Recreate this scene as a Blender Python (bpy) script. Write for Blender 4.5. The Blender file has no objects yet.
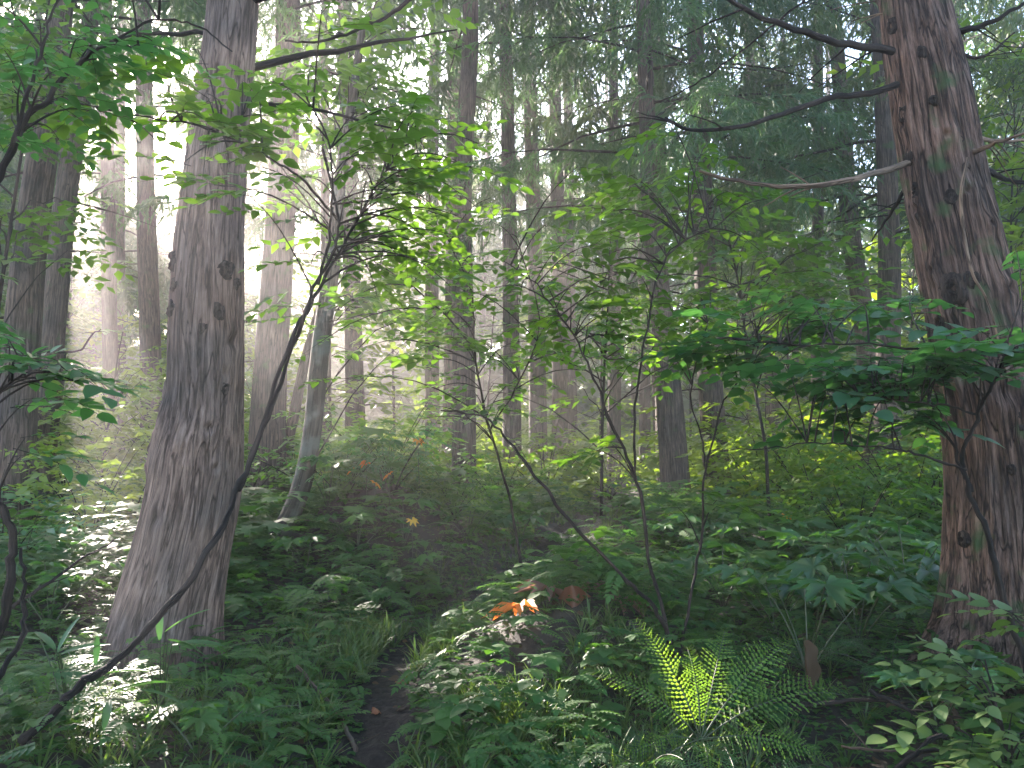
import bpy, math, random
import numpy as np
R_ = math.radians
rng = np.random.default_rng(7)
sc = bpy.context.scene
COL = sc.collection
# ------------------------------------------------------------------ camera
FPX, PITCH, CAMZ = 770.0, R_(5.0), 1.5
cam = bpy.data.cameras.new('camera'); camo = bpy.data.objects.new('camera', cam); COL.objects.link(camo)
cam.sensor_width = 36.0; cam.lens = FPX/1024*36.0; cam.clip_end = 900; cam.clip_start = 0.05
camo.location = (0, 0, CAMZ); camo.rotation_euler = (R_(90)+PITCH, 0, 0)
sc.camera = camo
cP, sP = math.cos(PITCH), math.sin(PITCH)
def raydir(px, py):
    a = (px-512)/FPX; b = (384-py)/FPX
    return np.array([a, cP-b*sP, sP+b*cP])
def P(px, py, y):
    d = raydir(px, py)
    return np.array([0, 0, CAMZ]) + d*(y/d[1])
SUN = raydir(68, 130); SUN = SUN/np.linalg.norm(SUN)
SEL = math.asin(SUN[2]); SAZ = math.atan2(SUN[0], SUN[1])      # azimuth from +Y towards +X
# ------------------------------------------------------------------ world, sun, exposure
w = bpy.data.worlds.new("World"); sc.world = w; w.use_nodes = True
nt = w.node_tree; bg = nt.nodes['Background']
sky = nt.nodes.new('ShaderNodeTexSky'); sky.sky_type = 'NISHITA'; sky.sun_disc = False
sky.sun_elevation = SEL; sky.sun_rotation = SAZ; sky.dust_density = 1.5; sky.air_density = 1.0
nt.links.new(sky.outputs[0], bg.inputs[0]); bg.inputs[1].default_value = 0.125
sl = bpy.data.lights.new('sun', 'SUN'); sl.energy = 5.0; sl.angle = R_(0.5); sl.color = (1.0, 0.88, 0.79)
so = bpy.data.objects.new('sun', sl); COL.objects.link(so)
from mathutils import Vector, Matrix
so.rotation_euler = Vector(SUN).to_track_quat('Z', 'Y').to_euler(); so.location = (-20, 40, 40)
sc.view_settings.view_transform = 'Standard'; sc.view_settings.look = 'None'
sc.view_settings.exposure = 3.15; sc.view_settings.gamma = 1.0; sc.view_settings.use_curve_mapping = False
c = sc.cycles
c.max_bounces = 6; c.diffuse_bounces = 3; c.glossy_bounces = 1; c.transmission_bounces = 3; c.volume_bounces = 1
c.transparent_max_bounces = 4; c.use_denoising = True; c.sample_clamp_indirect = 6.0
c.use_adaptive_sampling = True; c.adaptive_threshold = 0.006; c.denoising_prefilter = 'ACCURATE'; c.caustics_reflective = False; c.caustics_refractive = False
HAZE = 0.0038

# ------------------------------------------------------------------ numpy noise
_lat = np.random.default_rng(3).random((64, 64, 64)).astype(np.float32)
def vnoise(p):
    p = np.asarray(p, float); i = np.floor(p).astype(int); f = p-i; f = f*f*(3-2*f)
    i = i % 64; j = (i+1) % 64
    x0, y0, z0 = i[..., 0], i[..., 1], i[..., 2]; x1, y1, z1 = j[..., 0], j[..., 1], j[..., 2]
    fx, fy, fz = f[..., 0], f[..., 1], f[..., 2]
    a = _lat[x0, y0, z0]*(1-fx)+_lat[x1, y0, z0]*fx; b = _lat[x0, y1, z0]*(1-fx)+_lat[x1, y1, z0]*fx
    c_ = _lat[x0, y0, z1]*(1-fx)+_lat[x1, y0, z1]*fx; d = _lat[x0, y1, z1]*(1-fx)+_lat[x1, y1, z1]*fx
    return (a*(1-fy)+b*fy)*(1-fz)+(c_*(1-fy)+d*fy)*fz
def fbm(p, o=4):
    s = 0; a = .5
    for k in range(o):
        s = s+a*vnoise(np.asarray(p)*2**k+17.3*k); a *= .5
    return s            # about 0..1, mean .47

# ------------------------------------------------------------------ materials
def mat(name):
    m = bpy.data.materials.new(name); m.use_nodes = True; n = m.node_tree; n.nodes.clear()
    o = n.nodes.new('ShaderNodeOutputMaterial'); return m, n, o
def leaf_mat(name, ca, cb, trans, fac=.38, rough=.42, spec=.5):
    m, n, o = mat(name); N = n.nodes.new; L = n.links.new
    at = N('ShaderNodeAttribute'); at.attribute_name = 'rnd'
    oi = N('ShaderNodeObjectInfo')
    mx = N('ShaderNodeMix'); mx.data_type = 'RGBA'; L(at.outputs['Fac'], mx.inputs[0])
    mx.inputs[6].default_value = (*ca, 1); mx.inputs[7].default_value = (*cb, 1)
    hs = N('ShaderNodeHueSaturation'); L(mx.outputs[2], hs.inputs['Color'])
    mr = N('ShaderNodeMapRange'); L(oi.outputs['Random'], mr.inputs[0]); mr.inputs[3].default_value = .8; mr.inputs[4].default_value = 1.2
    L(mr.outputs[0], hs.inputs['Value'])
    pb = N('ShaderNodeBsdfPrincipled'); L(hs.outputs[0], pb.inputs['Base Color']); pb.inputs['Roughness'].default_value = rough
    pb.inputs['Specular IOR Level'].default_value = spec
    mt = N('ShaderNodeMix'); mt.data_type = 'RGBA'; mt.blend_type = 'MULTIPLY'; mt.inputs[0].default_value = 1
    vm = N('ShaderNodeVectorMath'); vm.operation = 'MULTIPLY'; L(hs.outputs[0], vm.inputs[0]); vm.inputs[1].default_value = trans
    tr = N('ShaderNodeBsdfTranslucent'); L(vm.outputs[0], tr.inputs[0])
    ms = N('ShaderNodeMixShader'); ms.inputs[0].default_value = fac
    L(pb.outputs[0], ms.inputs[1]); L(tr.outputs[0], ms.inputs[2]); L(ms.outputs[0], o.inputs[0])
    n.nodes.remove(mt); return m
def bark_mat(name, dark, mid, light, moss=0.0, s=1.0, mossc=(.05, .075, .03)):
    m, n, o = mat(name); N = n.nodes.new; L = n.links.new
    at = N('ShaderNodeAttribute'); at.attribute_name = 'bark'
    mp = N('ShaderNodeMapping'); mp.inputs['Scale'].default_value = (46*s, 46*s, 3.0*s); L(at.outputs['Vector'], mp.inputs[0])
    n1 = N('ShaderNodeTexNoise'); n1.inputs['Scale'].default_value = 1; n1.inputs['Detail'].default_value = 7; n1.inputs['Roughness'].default_value = .72
    n1.inputs['Distortion'].default_value = .3; L(mp.outputs[0], n1.inputs[0])
    n2 = N('ShaderNodeTexNoise'); n2.inputs['Scale'].default_value = 2.2; n2.inputs['Detail'].default_value = 5; L(at.outputs['Vector'], n2.inputs[0])
    cr = N('ShaderNodeValToRGB'); L(n1.outputs[0], cr.inputs[0]); e = cr.color_ramp.elements
    e[0].position = .38; e[0].color = (*dark, 1); e[1].position = .66; e[1].color = (*light, 1)
    x = cr.color_ramp.elements.new(.50); x.color = (*mid, 1)
    mq = N('ShaderNodeMapping'); mq.inputs['Scale'].default_value = (17*s, 17*s, 1.3*s); L(at.outputs['Vector'], mq.inputs[0])
    nq = N('ShaderNodeTexNoise'); nq.inputs['Scale'].default_value = 1; nq.inputs['Detail'].default_value = 3; nq.inputs['Distortion'].default_value = .8; L(mq.outputs[0], nq.inputs[0])
    ab = N('ShaderNodeMath'); ab.operation = 'SUBTRACT'; L(nq.outputs[0], ab.inputs[0]); ab.inputs[1].default_value = .5
    a2 = N('ShaderNodeMath'); a2.operation = 'ABSOLUTE'; L(ab.outputs[0], a2.inputs[0])
    a3 = N('ShaderNodeMapRange'); L(a2.outputs[0], a3.inputs[0]); a3.inputs[1].default_value = .0; a3.inputs[2].default_value = .035; a3.inputs[3].default_value = .0; a3.inputs[4].default_value = 1.0
    cf = N('ShaderNodeMix'); cf.data_type = 'RGBA'; L(a3.outputs[0], cf.inputs[0]); cf.inputs[6].default_value = (*[v*.8 for v in dark], 1); L(cr.outputs[0], cf.inputs[7])
    mx = N('ShaderNodeMix'); mx.data_type = 'RGBA'; mx.inputs[0].default_value = 1; mx.blend_type = 'MULTIPLY'
    c2 = N('ShaderNodeValToRGB'); L(n2.outputs[0], c2.inputs[0]); c2.color_ramp.elements[0].position = .3; c2.color_ramp.elements[0].color = (.55, .58, .62, 1)
    c2.color_ramp.elements[1].position = .68; c2.color_ramp.elements[1].color = (1.25, 1.08, .98, 1)
    L(cf.outputs[2], mx.inputs[6]); L(c2.outputs[0], mx.inputs[7])
    col = mx.outputs[2]
    if moss > 0:
        n3 = N('ShaderNodeTexNoise'); n3.inputs['Scale'].default_value = 5; n3.inputs['Detail'].default_value = 6; L(at.outputs['Vector'], n3.inputs[0])
        r3 = N('ShaderNodeMapRange'); L(n3.outputs[0], r3.inputs[0]); r3.inputs[1].default_value = .62-moss*.3; r3.inputs[2].default_value = .75-moss*.3
        m3 = N('ShaderNodeMix'); m3.data_type = 'RGBA'; L(r3.outputs[0], m3.inputs[0]); L(col, m3.inputs[6]); m3.inputs[7].default_value = (*mossc, 1); col = m3.outputs[2]
    pb = N('ShaderNodeBsdfPrincipled'); pb.inputs['Roughness'].default_value = .85; pb.inputs['Specular IOR Level'].default_value = .25; L(col, pb.inputs['Base Color'])
    bp = N('ShaderNodeBump'); bp.inputs['Strength'].default_value = 1; bp.inputs['Distance'].default_value = .02; hh = N('ShaderNodeMath'); hh.operation = 'MULTIPLY_ADD'; L(a3.outputs[0], hh.inputs[0]); hh.inputs[1].default_value = .45; L(n1.outputs[0], hh.inputs[2]); L(hh.outputs[0], bp.inputs['Height']); L(bp.outputs[0], pb.inputs['Normal'])
    L(pb.outputs[0], o.inputs[0]); return m
M = {}
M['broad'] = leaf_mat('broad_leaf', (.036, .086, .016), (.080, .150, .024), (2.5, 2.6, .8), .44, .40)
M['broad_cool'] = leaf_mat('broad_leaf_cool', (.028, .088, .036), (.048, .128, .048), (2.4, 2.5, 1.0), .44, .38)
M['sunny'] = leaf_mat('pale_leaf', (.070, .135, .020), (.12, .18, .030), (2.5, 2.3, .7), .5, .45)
M['herb'] = leaf_mat('herb_leaf', (.020, .068, .022), (.064, .132, .030), (2.3, 2.4, .8), .42, .52, .3)
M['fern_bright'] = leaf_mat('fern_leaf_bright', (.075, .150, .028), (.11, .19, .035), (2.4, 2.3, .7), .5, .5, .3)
M['knot_pale'] = bark_mat('knot_bark_pale', (.015, .012, .010), (.055, .042, .037), (.13, .10, .09))
M['grass'] = leaf_mat('grass_blade', (.045, .085, .022), (.085, .125, .035), (1.9, 1.9, .8), .4, .5)
M['fern'] = leaf_mat('fern_leaf', (.030, .085, .028), (.055, .125, .036), (1.9, 2.0, .8), .36, .45)
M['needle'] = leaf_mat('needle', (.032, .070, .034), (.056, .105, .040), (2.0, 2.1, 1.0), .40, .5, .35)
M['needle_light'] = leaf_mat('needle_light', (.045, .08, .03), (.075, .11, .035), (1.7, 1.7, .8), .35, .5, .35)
M['autumn'] = leaf_mat('autumn_leaf', (.48, .13, .02), (.60, .36, .05), (1.4, 1.3, .9), .45, .5)
M['deadleaf'] = leaf_mat('dead_leaf', (.045, .026, .014), (.11, .066, .036), (1.2, 1.1, .9), .15, .7, .2)
M['orange'] = leaf_mat('orange_leaf', (.55, .16, .03), (.70, .24, .06), (1.4, 1.1, .8), .35, .5)
M['rust'] = leaf_mat('rust_leaf', (.16, .055, .025), (.24, .09, .04), (1.6, 1.2, .9), .35, .5)
M['mauve'] = leaf_mat('mauve_leaf', (.20, .11, .10), (.28, .15, .12), (1.2, 1.1, .9), .25, .55)
M['barkL'] = bark_mat('grey_cedar_bark', (.062, .044, .037), (.155, .113, .096), (.27, .208, .183))
M['barkR'] = bark_mat('red_cedar_bark', (.020, .013, .011), (.102, .065, .052), (.235, .162, .134), moss=.15)
M['bark'] = bark_mat('cedar_bark', (.028, .022, .019), (.085, .066, .057), (.155, .125, .11), moss=.1)
M['barkM'] = bark_mat('mossy_bark', (.02, .018, .015), (.06, .053, .044), (.115, .105, .09), moss=.4, s=.6, mossc=(.095, .10, .085))
M['twig'] = bark_mat('twig_bark', (.010, .008, .007), (.026, .019, .016), (.055, .042, .036))
M['knot'] = bark_mat('knot_bark', (.008, .006, .005), (.032, .023, .019), (.085, .062, .052))
M['deadwood'] = bark_mat('dead_wood', (.08, .055, .04), (.19, .13, .095), (.30, .22, .16))
M['greenstem'] = leaf_mat('green_stem', (.025, .04, .014), (.045, .06, .02), (1, 1, 1), .1)

# ------------------------------------------------------------------ mesh accumulation
class Tp:                                    # a template of tris and quads
    def __init__(s, v, t=(), q=()):
        s.v = np.array(v, float).reshape(-1, 3); s.t = np.array(t, int).reshape(-1, 3); s.q = np.array(q, int).reshape(-1, 4)
class Geo:
    def __init__(s): s.v = []; s.t = []; s.q = []; s.rt = []; s.rq = []; s.mt = []; s.mq = []; s.b = []; s.n = 0
    def inst(s, tp, Rm, T, rnd=None, m=0):
        n = len(T)
        if n == 0: return
        Rm = np.asarray(Rm); T = np.asarray(T)
        V = np.einsum('nij,vj->nvi', Rm, tp.v)+T[:, None, :]
        k = len(tp.v); off = s.n+np.arange(n)*k
        if rnd is None: rnd = rng.random(n)
        rnd = np.clip(rnd, 0, 1)
        s.v.append(V.reshape(-1, 3)); s.b.append(V.reshape(-1, 3))
        if len(tp.t): s.t.append((tp.t[None]+off[:, None, None]).reshape(-1, 3)); s.rt.append(np.repeat(rnd, len(tp.t))); s.mt.append(np.full(n*len(tp.t), m))
        if len(tp.q): s.q.append((tp.q[None]+off[:, None, None]).reshape(-1, 4)); s.rq.append(np.repeat(rnd, len(tp.q))); s.mq.append(np.full(n*len(tp.q), m))
        s.n += n*k
    def raw(s, v, q=(), t=(), bark=None, rnd=.5, m=0):
        v = np.asarray(v, float).reshape(-1, 3); q = np.array(q, int).reshape(-1, 4); t = np.array(t, int).reshape(-1, 3)
        s.v.append(v); s.b.append(v if bark is None else bark)
        if len(q): s.q.append(q+s.n); s.rq.append(np.full(len(q), rnd)); s.mq.append(np.full(len(q), m))
        if len(t): s.t.append(t+s.n); s.rt.append(np.full(len(t), rnd)); s.mt.append(np.full(len(t), m))
        s.n += len(v)
    def tube(s, pts, rad, k=6, m=0, rnd=.5):
        pts = np.asarray(pts, float); n = len(pts); rad = np.broadcast_to(np.asarray(rad, float), (n,))
        tg = np.gradient(pts, axis=0); tg /= np.linalg.norm(tg, axis=1)[:, None]+1e-9
        up = np.array([0, 0, 1.]) if abs(tg[:, 2]).mean() < .7 else np.array([1., 0, 0])
        a = np.cross(tg, up); a /= np.linalg.norm(a, axis=1)[:, None]+1e-9; b = np.cross(tg, a)
        th = np.arange(k)/k*2*np.pi
        ring = a[:, None]*np.cos(th)[None, :, None]+b[:, None]*np.sin(th)[None, :, None]
        V = pts[:, None]+ring*rad[:, None, None]
        ln = np.r_[0, np.cumsum(np.linalg.norm(np.diff(pts, axis=0), axis=1))]
        B = np.stack([np.cos(th)[None]*rad[:, None], np.sin(th)[None]*rad[:, None], np.broadcast_to(ln[:, None], (n, k))], -1)+pts[0]
        i = np.arange(n-1)[:, None]*k; j = np.arange(k)[None]; j2 = (j+1) % k
        q = np.stack([i+j, i+j2, i+k+j2, i+k+j], -1).reshape(-1, 4)
        s.raw(V, q, bark=B.reshape(-1, 3), rnd=rnd, m=m)
    def build(s, name, mats, parent=None, smooth=True, **props):
        if not isinstance(mats, (list, tuple)): mats = [mats]
        V = np.concatenate(s.v); B = np.concatenate(s.b)
        org = np.array(parent['_o']) if parent is not None and '_o' in parent else np.zeros(3)
        T = np.concatenate(s.t) if s.t else np.zeros((0, 3), int); Q = np.concatenate(s.q) if s.q else np.zeros((0, 4), int)
        me = bpy.data.meshes.new(name)
        me.vertices.add(len(V)); me.vertices.foreach_set('co', (V-org).astype(np.float32).ravel())
        nl = T.size+Q.size; me.loops.add(nl); me.loops.foreach_set('vertex_index', np.r_[T.ravel(), Q.ravel()].astype(np.int32))
        nf = len(T)+len(Q); me.polygons.add(nf)
        ls = np.r_[np.arange(len(T))*3, T.size+np.arange(len(Q))*4].astype(np.int32)
        me.polygons.foreach_set('loop_start', ls)
        me.polygons.foreach_set('use_smooth', np.full(nf, smooth))
        mi = np.concatenate(s.mt+s.mq).astype(np.int32)
        me.polygons.foreach_set('material_index', mi)
        me.update()
        a = me.attributes.new('rnd', 'FLOAT', 'FACE'); a.data.foreach_set('value', np.concatenate(s.rt+s.rq).astype(np.float32))
        if any('bark' in mm.name or 'wood' in mm.name for mm in mats):
            a = me.attributes.new('bark', 'FLOAT_VECTOR', 'POINT'); a.data.foreach_set('vector', B.astype(np.float32).ravel())
        for mm in mats: me.materials.append(mm)
        o = bpy.data.objects.new(name, me); COL.objects.link(o)
        if parent is not None: o.parent = parent
        for k_, v_ in props.items(): o[k_] = v_
        return o
def thing(name, label, cat, loc, group=None):
    o = bpy.data.objects.new(name, None); COL.objects.link(o); o.empty_display_size = .2
    o.location = loc; o['label'] = label; o['category'] = cat; o['_o'] = [float(x) for x in loc]
    if group: o['group'] = group
    return o
def frames(yaw, tilt=0., roll=0., scale=1.):
    """local +Y leads outwards; tilt raises it, roll turns round it"""
    yaw, tilt, roll, scale = np.broadcast_arrays(*[np.asarray(a, float) for a in (yaw, tilt, roll, scale)])
    cy, sy, ct, st, cr, sr = np.cos(yaw), np.sin(yaw), np.cos(tilt), np.sin(tilt), np.cos(roll), np.sin(roll)
    z = np.zeros_like(cy); o = np.ones_like(cy)
    Rz = np.stack([np.stack([cy, -sy, z], -1), np.stack([sy, cy, z], -1), np.stack([z, z, o], -1)], -2)
    Rx = np.stack([np.stack([o, z, z], -1), np.stack([z, ct, -st], -1), np.stack([z, st, ct], -1)], -2)
    Ry = np.stack([np.stack([cr, z, sr], -1), np.stack([z, o, z], -1), np.stack([-sr, z, cr], -1)], -2)
    return Rz@Rx@Ry*scale[..., None, None]
def merge(parts):                             # [(Tp, R, T)] into one template
    v = []; t = []; q = []; n = 0
    for tp, Rm, T in parts:
        v.append(tp.v@np.asarray(Rm).T+np.asarray(T)); t.append(tp.t+n); q.append(tp.q+n); n += len(tp.v)
    return Tp(np.concatenate(v), np.concatenate(t), np.concatenate(q))
def smooth(pts, n=4):
    pts = np.asarray(pts, float); p = np.vstack([2*pts[0]-pts[1], pts, 2*pts[-1]-pts[-2]]); out = []
    for i in range(1, len(p)-2):
        for k in range(n):
            t = k/n
            out.append(.5*((2*p[i])+(-p[i-1]+p[i+1])*t+(2*p[i-1]-5*p[i]+4*p[i+1]-p[i+2])*t*t+(-p[i-1]+3*p[i]-3*p[i+1]+p[i+2])*t**3))
    out.append(pts[-1]); return np.array(out)

# ------------------------------------------------------------------ leaf templates (length 1 along +Y, face up +Z)
def ovate(w1=.30, w2=.27, fold=.07, droop=.12, tip=1.0):
    z = lambda y: .05*y-droop*y*y
    m = [(0, 0, 0), (0, .3, z(.3)), (0, .66, z(.66)), (0, tip, z(tip))]
    L = [(-w1*.72, .12, z(.12)+fold*.7), (-w1, .36, z(.36)+fold), (-w2*.82, .68, z(.68)+fold*.8)]
    Rr = [(-x, y, zz) for x, y, zz in L]
    v = m+L+Rr
    return Tp(v, [(0, 4, 1), (1, 4, 5), (0, 1, 7), (1, 8, 7), (2, 6, 3), (2, 3, 9)], [(1, 5, 6, 2), (1, 2, 9, 8)])
OV = ovate(); OVW = ovate(.36, .32, .05, .15); OVN = ovate(.2, .18, .05, .2)
LO = Tp([(0, 0, 0), (-.27, .42, .05), (0, 1, -.08), (.27, .42, .05)], [(0, 2, 1), (0, 3, 2)])
LOW = Tp([(0, 0, 0), (-.42, .45, .06), (0, 1, -.1), (.42, .45, .06)], [(0, 2, 1), (0, 3, 2)])
def lance(n=6, w=.075, droop=.35):
    v = []; q = []
    for i in range(n+1):
        t = i/n; ww = w*math.sin(math.pi*min(1, t*.92+.07))**.7*(1 if t < 1 else 0)+.002; z = -droop*t*t
        v += [(-ww, t, z+ww*.35), (0, t, z), (ww, t, z+ww*.35)]
    for i in range(n): a = i*3; q += [(a, a+1, a+4, a+3), (a+1, a+2, a+5, a+4)]
    return Tp(v, [], q)
LANCE = lance(); BLADE = lance(4, .022, .40)
def pinna(nt=7, w=.12):                       # serrated pinna of a fern
    v = [(0, 0, 0), (0, 1, -.08)]; t = []
    for i in range(nt):
        y0 = i/nt; y1 = (i+.55)/nt; y2 = (i+1)/nt; ww = w*(1-y0)**.6+.015
        for s in (-1, 1):
            b = len(v); v += [(0, y0, -.08*y0*y0), (s*ww, y1+.05, .02-.08*y0), (0, y2, -.08*y2*y2)]
            t.append((b, b+1, b+2) if s < 0 else (b, b+2, b+1))
    return Tp(v, t)
PIN = pinna(4, .052)
def frond(npair=28, L=1.0, pin=PIN, wide=.165, arch=.55, base=.14):
    r_ = np.random.default_rng(4)
    parts = []; 
    for i in range(npair):
        t = base+(1-base)*i/npair; 
        y = L*(t-.12*t*t*arch); z = L*(.55*t-arch*1.05*t*t)*.9
        sl_ = math.atan(.9*(.55-2.1*arch*t))
        env = math.sin(math.pi*min(1, (t-base)/(1-base)*.80+.14))**.75
        ln = wide*L*env*(1-.25*t)+.012
        for s in (-1, 1):
            yaw = s*R_(78-28*t+r_.normal(0, 4)); RR = frames(0, sl_)@frames(yaw, R_(-8+r_.normal(0, 9)), r_.normal(0, .15))@np.diag([ln*1.15, ln*r_.uniform(.86, 1.06), ln])
            parts.append((pin, RR, (0, y, z)))
    return merge(parts)
def frond_axis(L=1., arch=.55, n=9):
    t = np.linspace(0, 1, n); return np.stack([0*t, L*(t-.12*t*t*arch), L*(.55*t-arch*1.05*t*t)*.9], -1)
FR_HI = frond(); PLO = Tp([(0, 0, 0), (-.13, .3, .01), (0, 1, -.1), (.13, .3, .01)], [(0, 2, 1), (0, 3, 2)])
FR_LO = frond(14, pin=Tp(PLO.v*np.array([1.35, 1, 1]), PLO.t), wide=.26)
def palmate(nl=7, spread=R_(250), serr=True):
    out = []; angs = np.linspace(-spread/2, spread/2, nl)
    prev = None; v = [(0, 0, 0)]; rim = []
    for i, a in enumerate(angs):
        ln = .62*(1-.32*abs(a)/(spread/2)); h = spread/(nl-1)/2
        for da, r in ((-h, .50), (-h*.62, .72), (-h*.5, .66), (-h*.3, .90), (-h*.22, .84), (0, 1.06), (h*.22, .84), (h*.3, .90), (h*.5, .66), (h*.62, .72)):
            rr = ln*r; aa = a+da
            rim.append((math.sin(aa)*rr, math.cos(aa)*rr, .045*math.cos((da/h)*math.pi)*(-1)-.10*rr*rr*1.6+.03))
    k = len(rim); v += rim; t = [(0, i+2, i+1) for i in range(k-1)]
    return Tp(v, t)
PALM = palmate()
PALM_LO = (lambda: (lambda v: Tp(v, [(0, i+2, i+1) for i in range(len(v)-2)]))([(0, 0, 0)]+[(math.sin(a)*r, math.cos(a)*r, -.12*r) for a, r in zip(np.linspace(-2.1, 2.1, 13), [.32, .55, .3, .6, .32, .64, .36, .66, .36, .6, .3, .55, .32])]))()
def sprig(n=8, leaf=OV, ls=.24, seed=0):      # leafy twig, unit length, flat layered
    r = np.random.default_rng(seed); parts = []
    for i in range(n):
        t = .18+.8*i/(n-1); s = (-1)**i; yaw = s*R_(r.uniform(42, 72)) if i < n-1 else R_(r.uniform(-10, 10))
        l = ls*r.uniform(.75, 1.2)*(1-.2*abs(t-.6))
        parts.append((leaf, frames(yaw, R_(r.uniform(-22, 10)), R_(r.uniform(-18, 18)), l), (s*.01, t, .04*math.sin(t*3)-.10*t*t)))
    return merge(parts)
SPR = [sprig(8, OV, .26, k) for k in range(4)]; SPRW = [sprig(7, OVW, .28, k+9) for k in range(3)]
SPR_LO = [sprig(8, LO, .30, k+20) for k in range(3)]
TWIG_AX = np.stack([np.zeros(5), np.linspace(0, .98, 5), .04*np.sin(np.linspace(0, .98, 5)*3)-.10*np.linspace(0, .98, 5)**2], -1)
def twig_tp(r=.006):
    g = Geo(); g.tube(TWIG_AX, np.linspace(r, r*.4, 5), 3); return Tp(g.v[0], [], g.q[0])
TWIG = twig_tp()
def conspray(cords=13, sub=3, seed=0, w=.010, seg=2):
    r = np.random.default_rng(seed); v = []; q = []; t = []
    def strip(p, d, ln, ww, dr):
        n0 = len(v); side = np.cross(d, [r.normal(), r.normal(), r.normal()]); side /= np.linalg.norm(side)+1e-9
        for j in range(seg+1):
            f = j/seg; pt = p+d*ln*f+np.array([0, 0, -1])*dr*ln*f*f; k = ww*(1-.55*f) if j < seg else ww*.18
            v.append(pt-side*k); v.append(pt+side*k)
        for j in range(seg): a = n0+2*j; q.append((a, a+1, a+3, a+2))
    for i in range(cords):
        f = .08+.92*i/(cords-1); s = (-1)**i; ax = np.array([0, f*.95, -.30*f*f])
        d = np.array([s*r.uniform(.4, .9), r.uniform(.3, .8), r.uniform(-.5, .1)]); d /= np.linalg.norm(d)
        ln = .42*(1-.5*f)*r.uniform(.7, 1.2)
        strip(ax, d, ln, w, .55)
        for k in range(sub):
            g = (k+.6)/sub; p = ax+d*ln*g+np.array([0, 0, -1])*.55*ln*g*g
            d2 = d*.6+r.normal(0, .45, 3)+np.array([0, .1, -.35]); d2 /= np.linalg.norm(d2)
            strip(p, d2, ln*r.uniform(.35, .65), w*.9, .5)
    strip(np.zeros(3), np.array([0, 1, 0.]), .95, w*.8, .32)
    return Tp(v, t, q)
CS = [conspray(14, 4, k, .0115, 2) for k in range(4)]; CSM = [conspray(13, 3, k+9, .017, 1) for k in range(3)]; CSL = [conspray(8, 2, k+20, .034, 1) for k in range(3)]

# ------------------------------------------------------------------ light shafts: corridors of open air towards the sun between the crowns
SHAFTS = []
FIXT = [(P(px, 300, y)[:2], r) for px, y, r in [(22, 9, .27), (50, 12, .2), (275, 12.5, .24), (463, 14.5, .22), (452, 21, .22), (509, 17.5, .2), (536, 23, .22), (559, 25, .22), (570, 28, .2), (660, 14, .22), (708, 15, .22), (644, 27, .2),
        (860, 15.5, .22), (889, 13, .2), (150, 17, .22), (110, 20, .2), (354, 21, .22), (432, 24, .2), (325, 8.3, .09), (305, 13, .08), (205, 4.95, .27)]]
S2 = SUN[:2]/np.linalg.norm(SUN[:2])
def clear2d(p, trunk, near=.3):
    d = np.asarray(trunk)-p[:2]; s_ = d@S2
    return 9. if s_ < near else abs(d[0]*S2[1]-d[1]*S2[0])
def shaft(px, py, y, r):
    best = None
    for dx in sorted(range(-44, 45, 4), key=abs):
        p = P(px+dx, py, y); ov = max(max(0, min(2*r, r+tr-clear2d(p, t))) for t, tr in FIXT)
        c_ = ov/(2*r)+abs(dx)*.003
        if best is None or c_ < best[0]: best = (c_, p)
    SHAFTS.append((best[1], r))
KEY = [(92, 250, 12, .42), (150, 330, 10, .36), (275, 320, 9.5, .40), (250, 262, 11, .25), 
       (700, 330, 10, .55), (645, 290, 15.5, .7), (760, 400, 12.5, .6), (215, 150, 3.3, .26), (440, 165, 5.0, .32), (600, 225, 4.9, .24), (520, 608, 5.2, .16), (680, 665, 3.7, .36)]
for a in KEY+[(300, 640, 4.4, .12), (110, 470, 8.0, .32), (135, 420, 10, .35), (800, 450, 15, 1.1), (870, 480, 13, .5), (740, 500, 11, .45), (850, 535, 8, .26), (780, 560, 7, .24),
          (345, 470, 11, .35), (400, 400, 12, .35), (640, 500, 14, .6), (495, 612, 5.4, .24), (930, 330, 14, .5), (620, 550, 9, .3), (700, 530, 8, .3), (500, 470, 13, .4), (450, 520, 9.5, .25), (600, 500, 12, .5), (820, 510, 10, .4), (900, 520, 9, .3), (770, 460, 17, 1.), (850, 440, 18, 1.), (930, 440, 12, .4), (690, 480, 15, .5), (455, 640, 5.0, .2), (560, 640, 5.4, .22), (900, 560, 6.5, .2), (320, 560, 7.5, .2),
          (560, 420, 22, 1.2), (380, 400, 24, 1.2), (480, 380, 26, 1.4), (1010, 60, 16, 1.2), (920, 250, 20, 1.2), (800, 250, 20, 1.0)]:
    shaft(*a)
SP = np.array([s[0] for s in SHAFTS]); SR = np.array([s[1] for s in SHAFTS]); NKEY = len(KEY)
SKYGAPS = [(150, 150, .045), (125, 80, .035), (165, 60, .02), (560, 90, .010), (620, 200, .009), (770, 20, .014), (500, 215, .012), (400, 60, .012)]
def open_air(T, pad=.0, near=1.0):
    """True where foliage may stand"""
    T = np.asarray(T); keep = np.ones(len(T), bool)
    for p, r in zip(SP, SR):
        d = T-p; s = d@SUN; dist = np.linalg.norm(d-s[:, None]*SUN, axis=1)
        keep &= ~((s > near) & (dist < r+pad))
    for (px, py, sl_) in SKYGAPS:                # openings in the canopy where bare sky shows
        g_ = P(px, py, 1.0)-np.array([0, 0, CAMZ]); g_ = g_/np.linalg.norm(g_); d = T-np.array([0, 0, CAMZ]); s = d@g_
        keep &= ~((s > 7) & (np.linalg.norm(d-s[:, None]*g_, axis=1) < sl_*s))
    return keep

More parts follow.
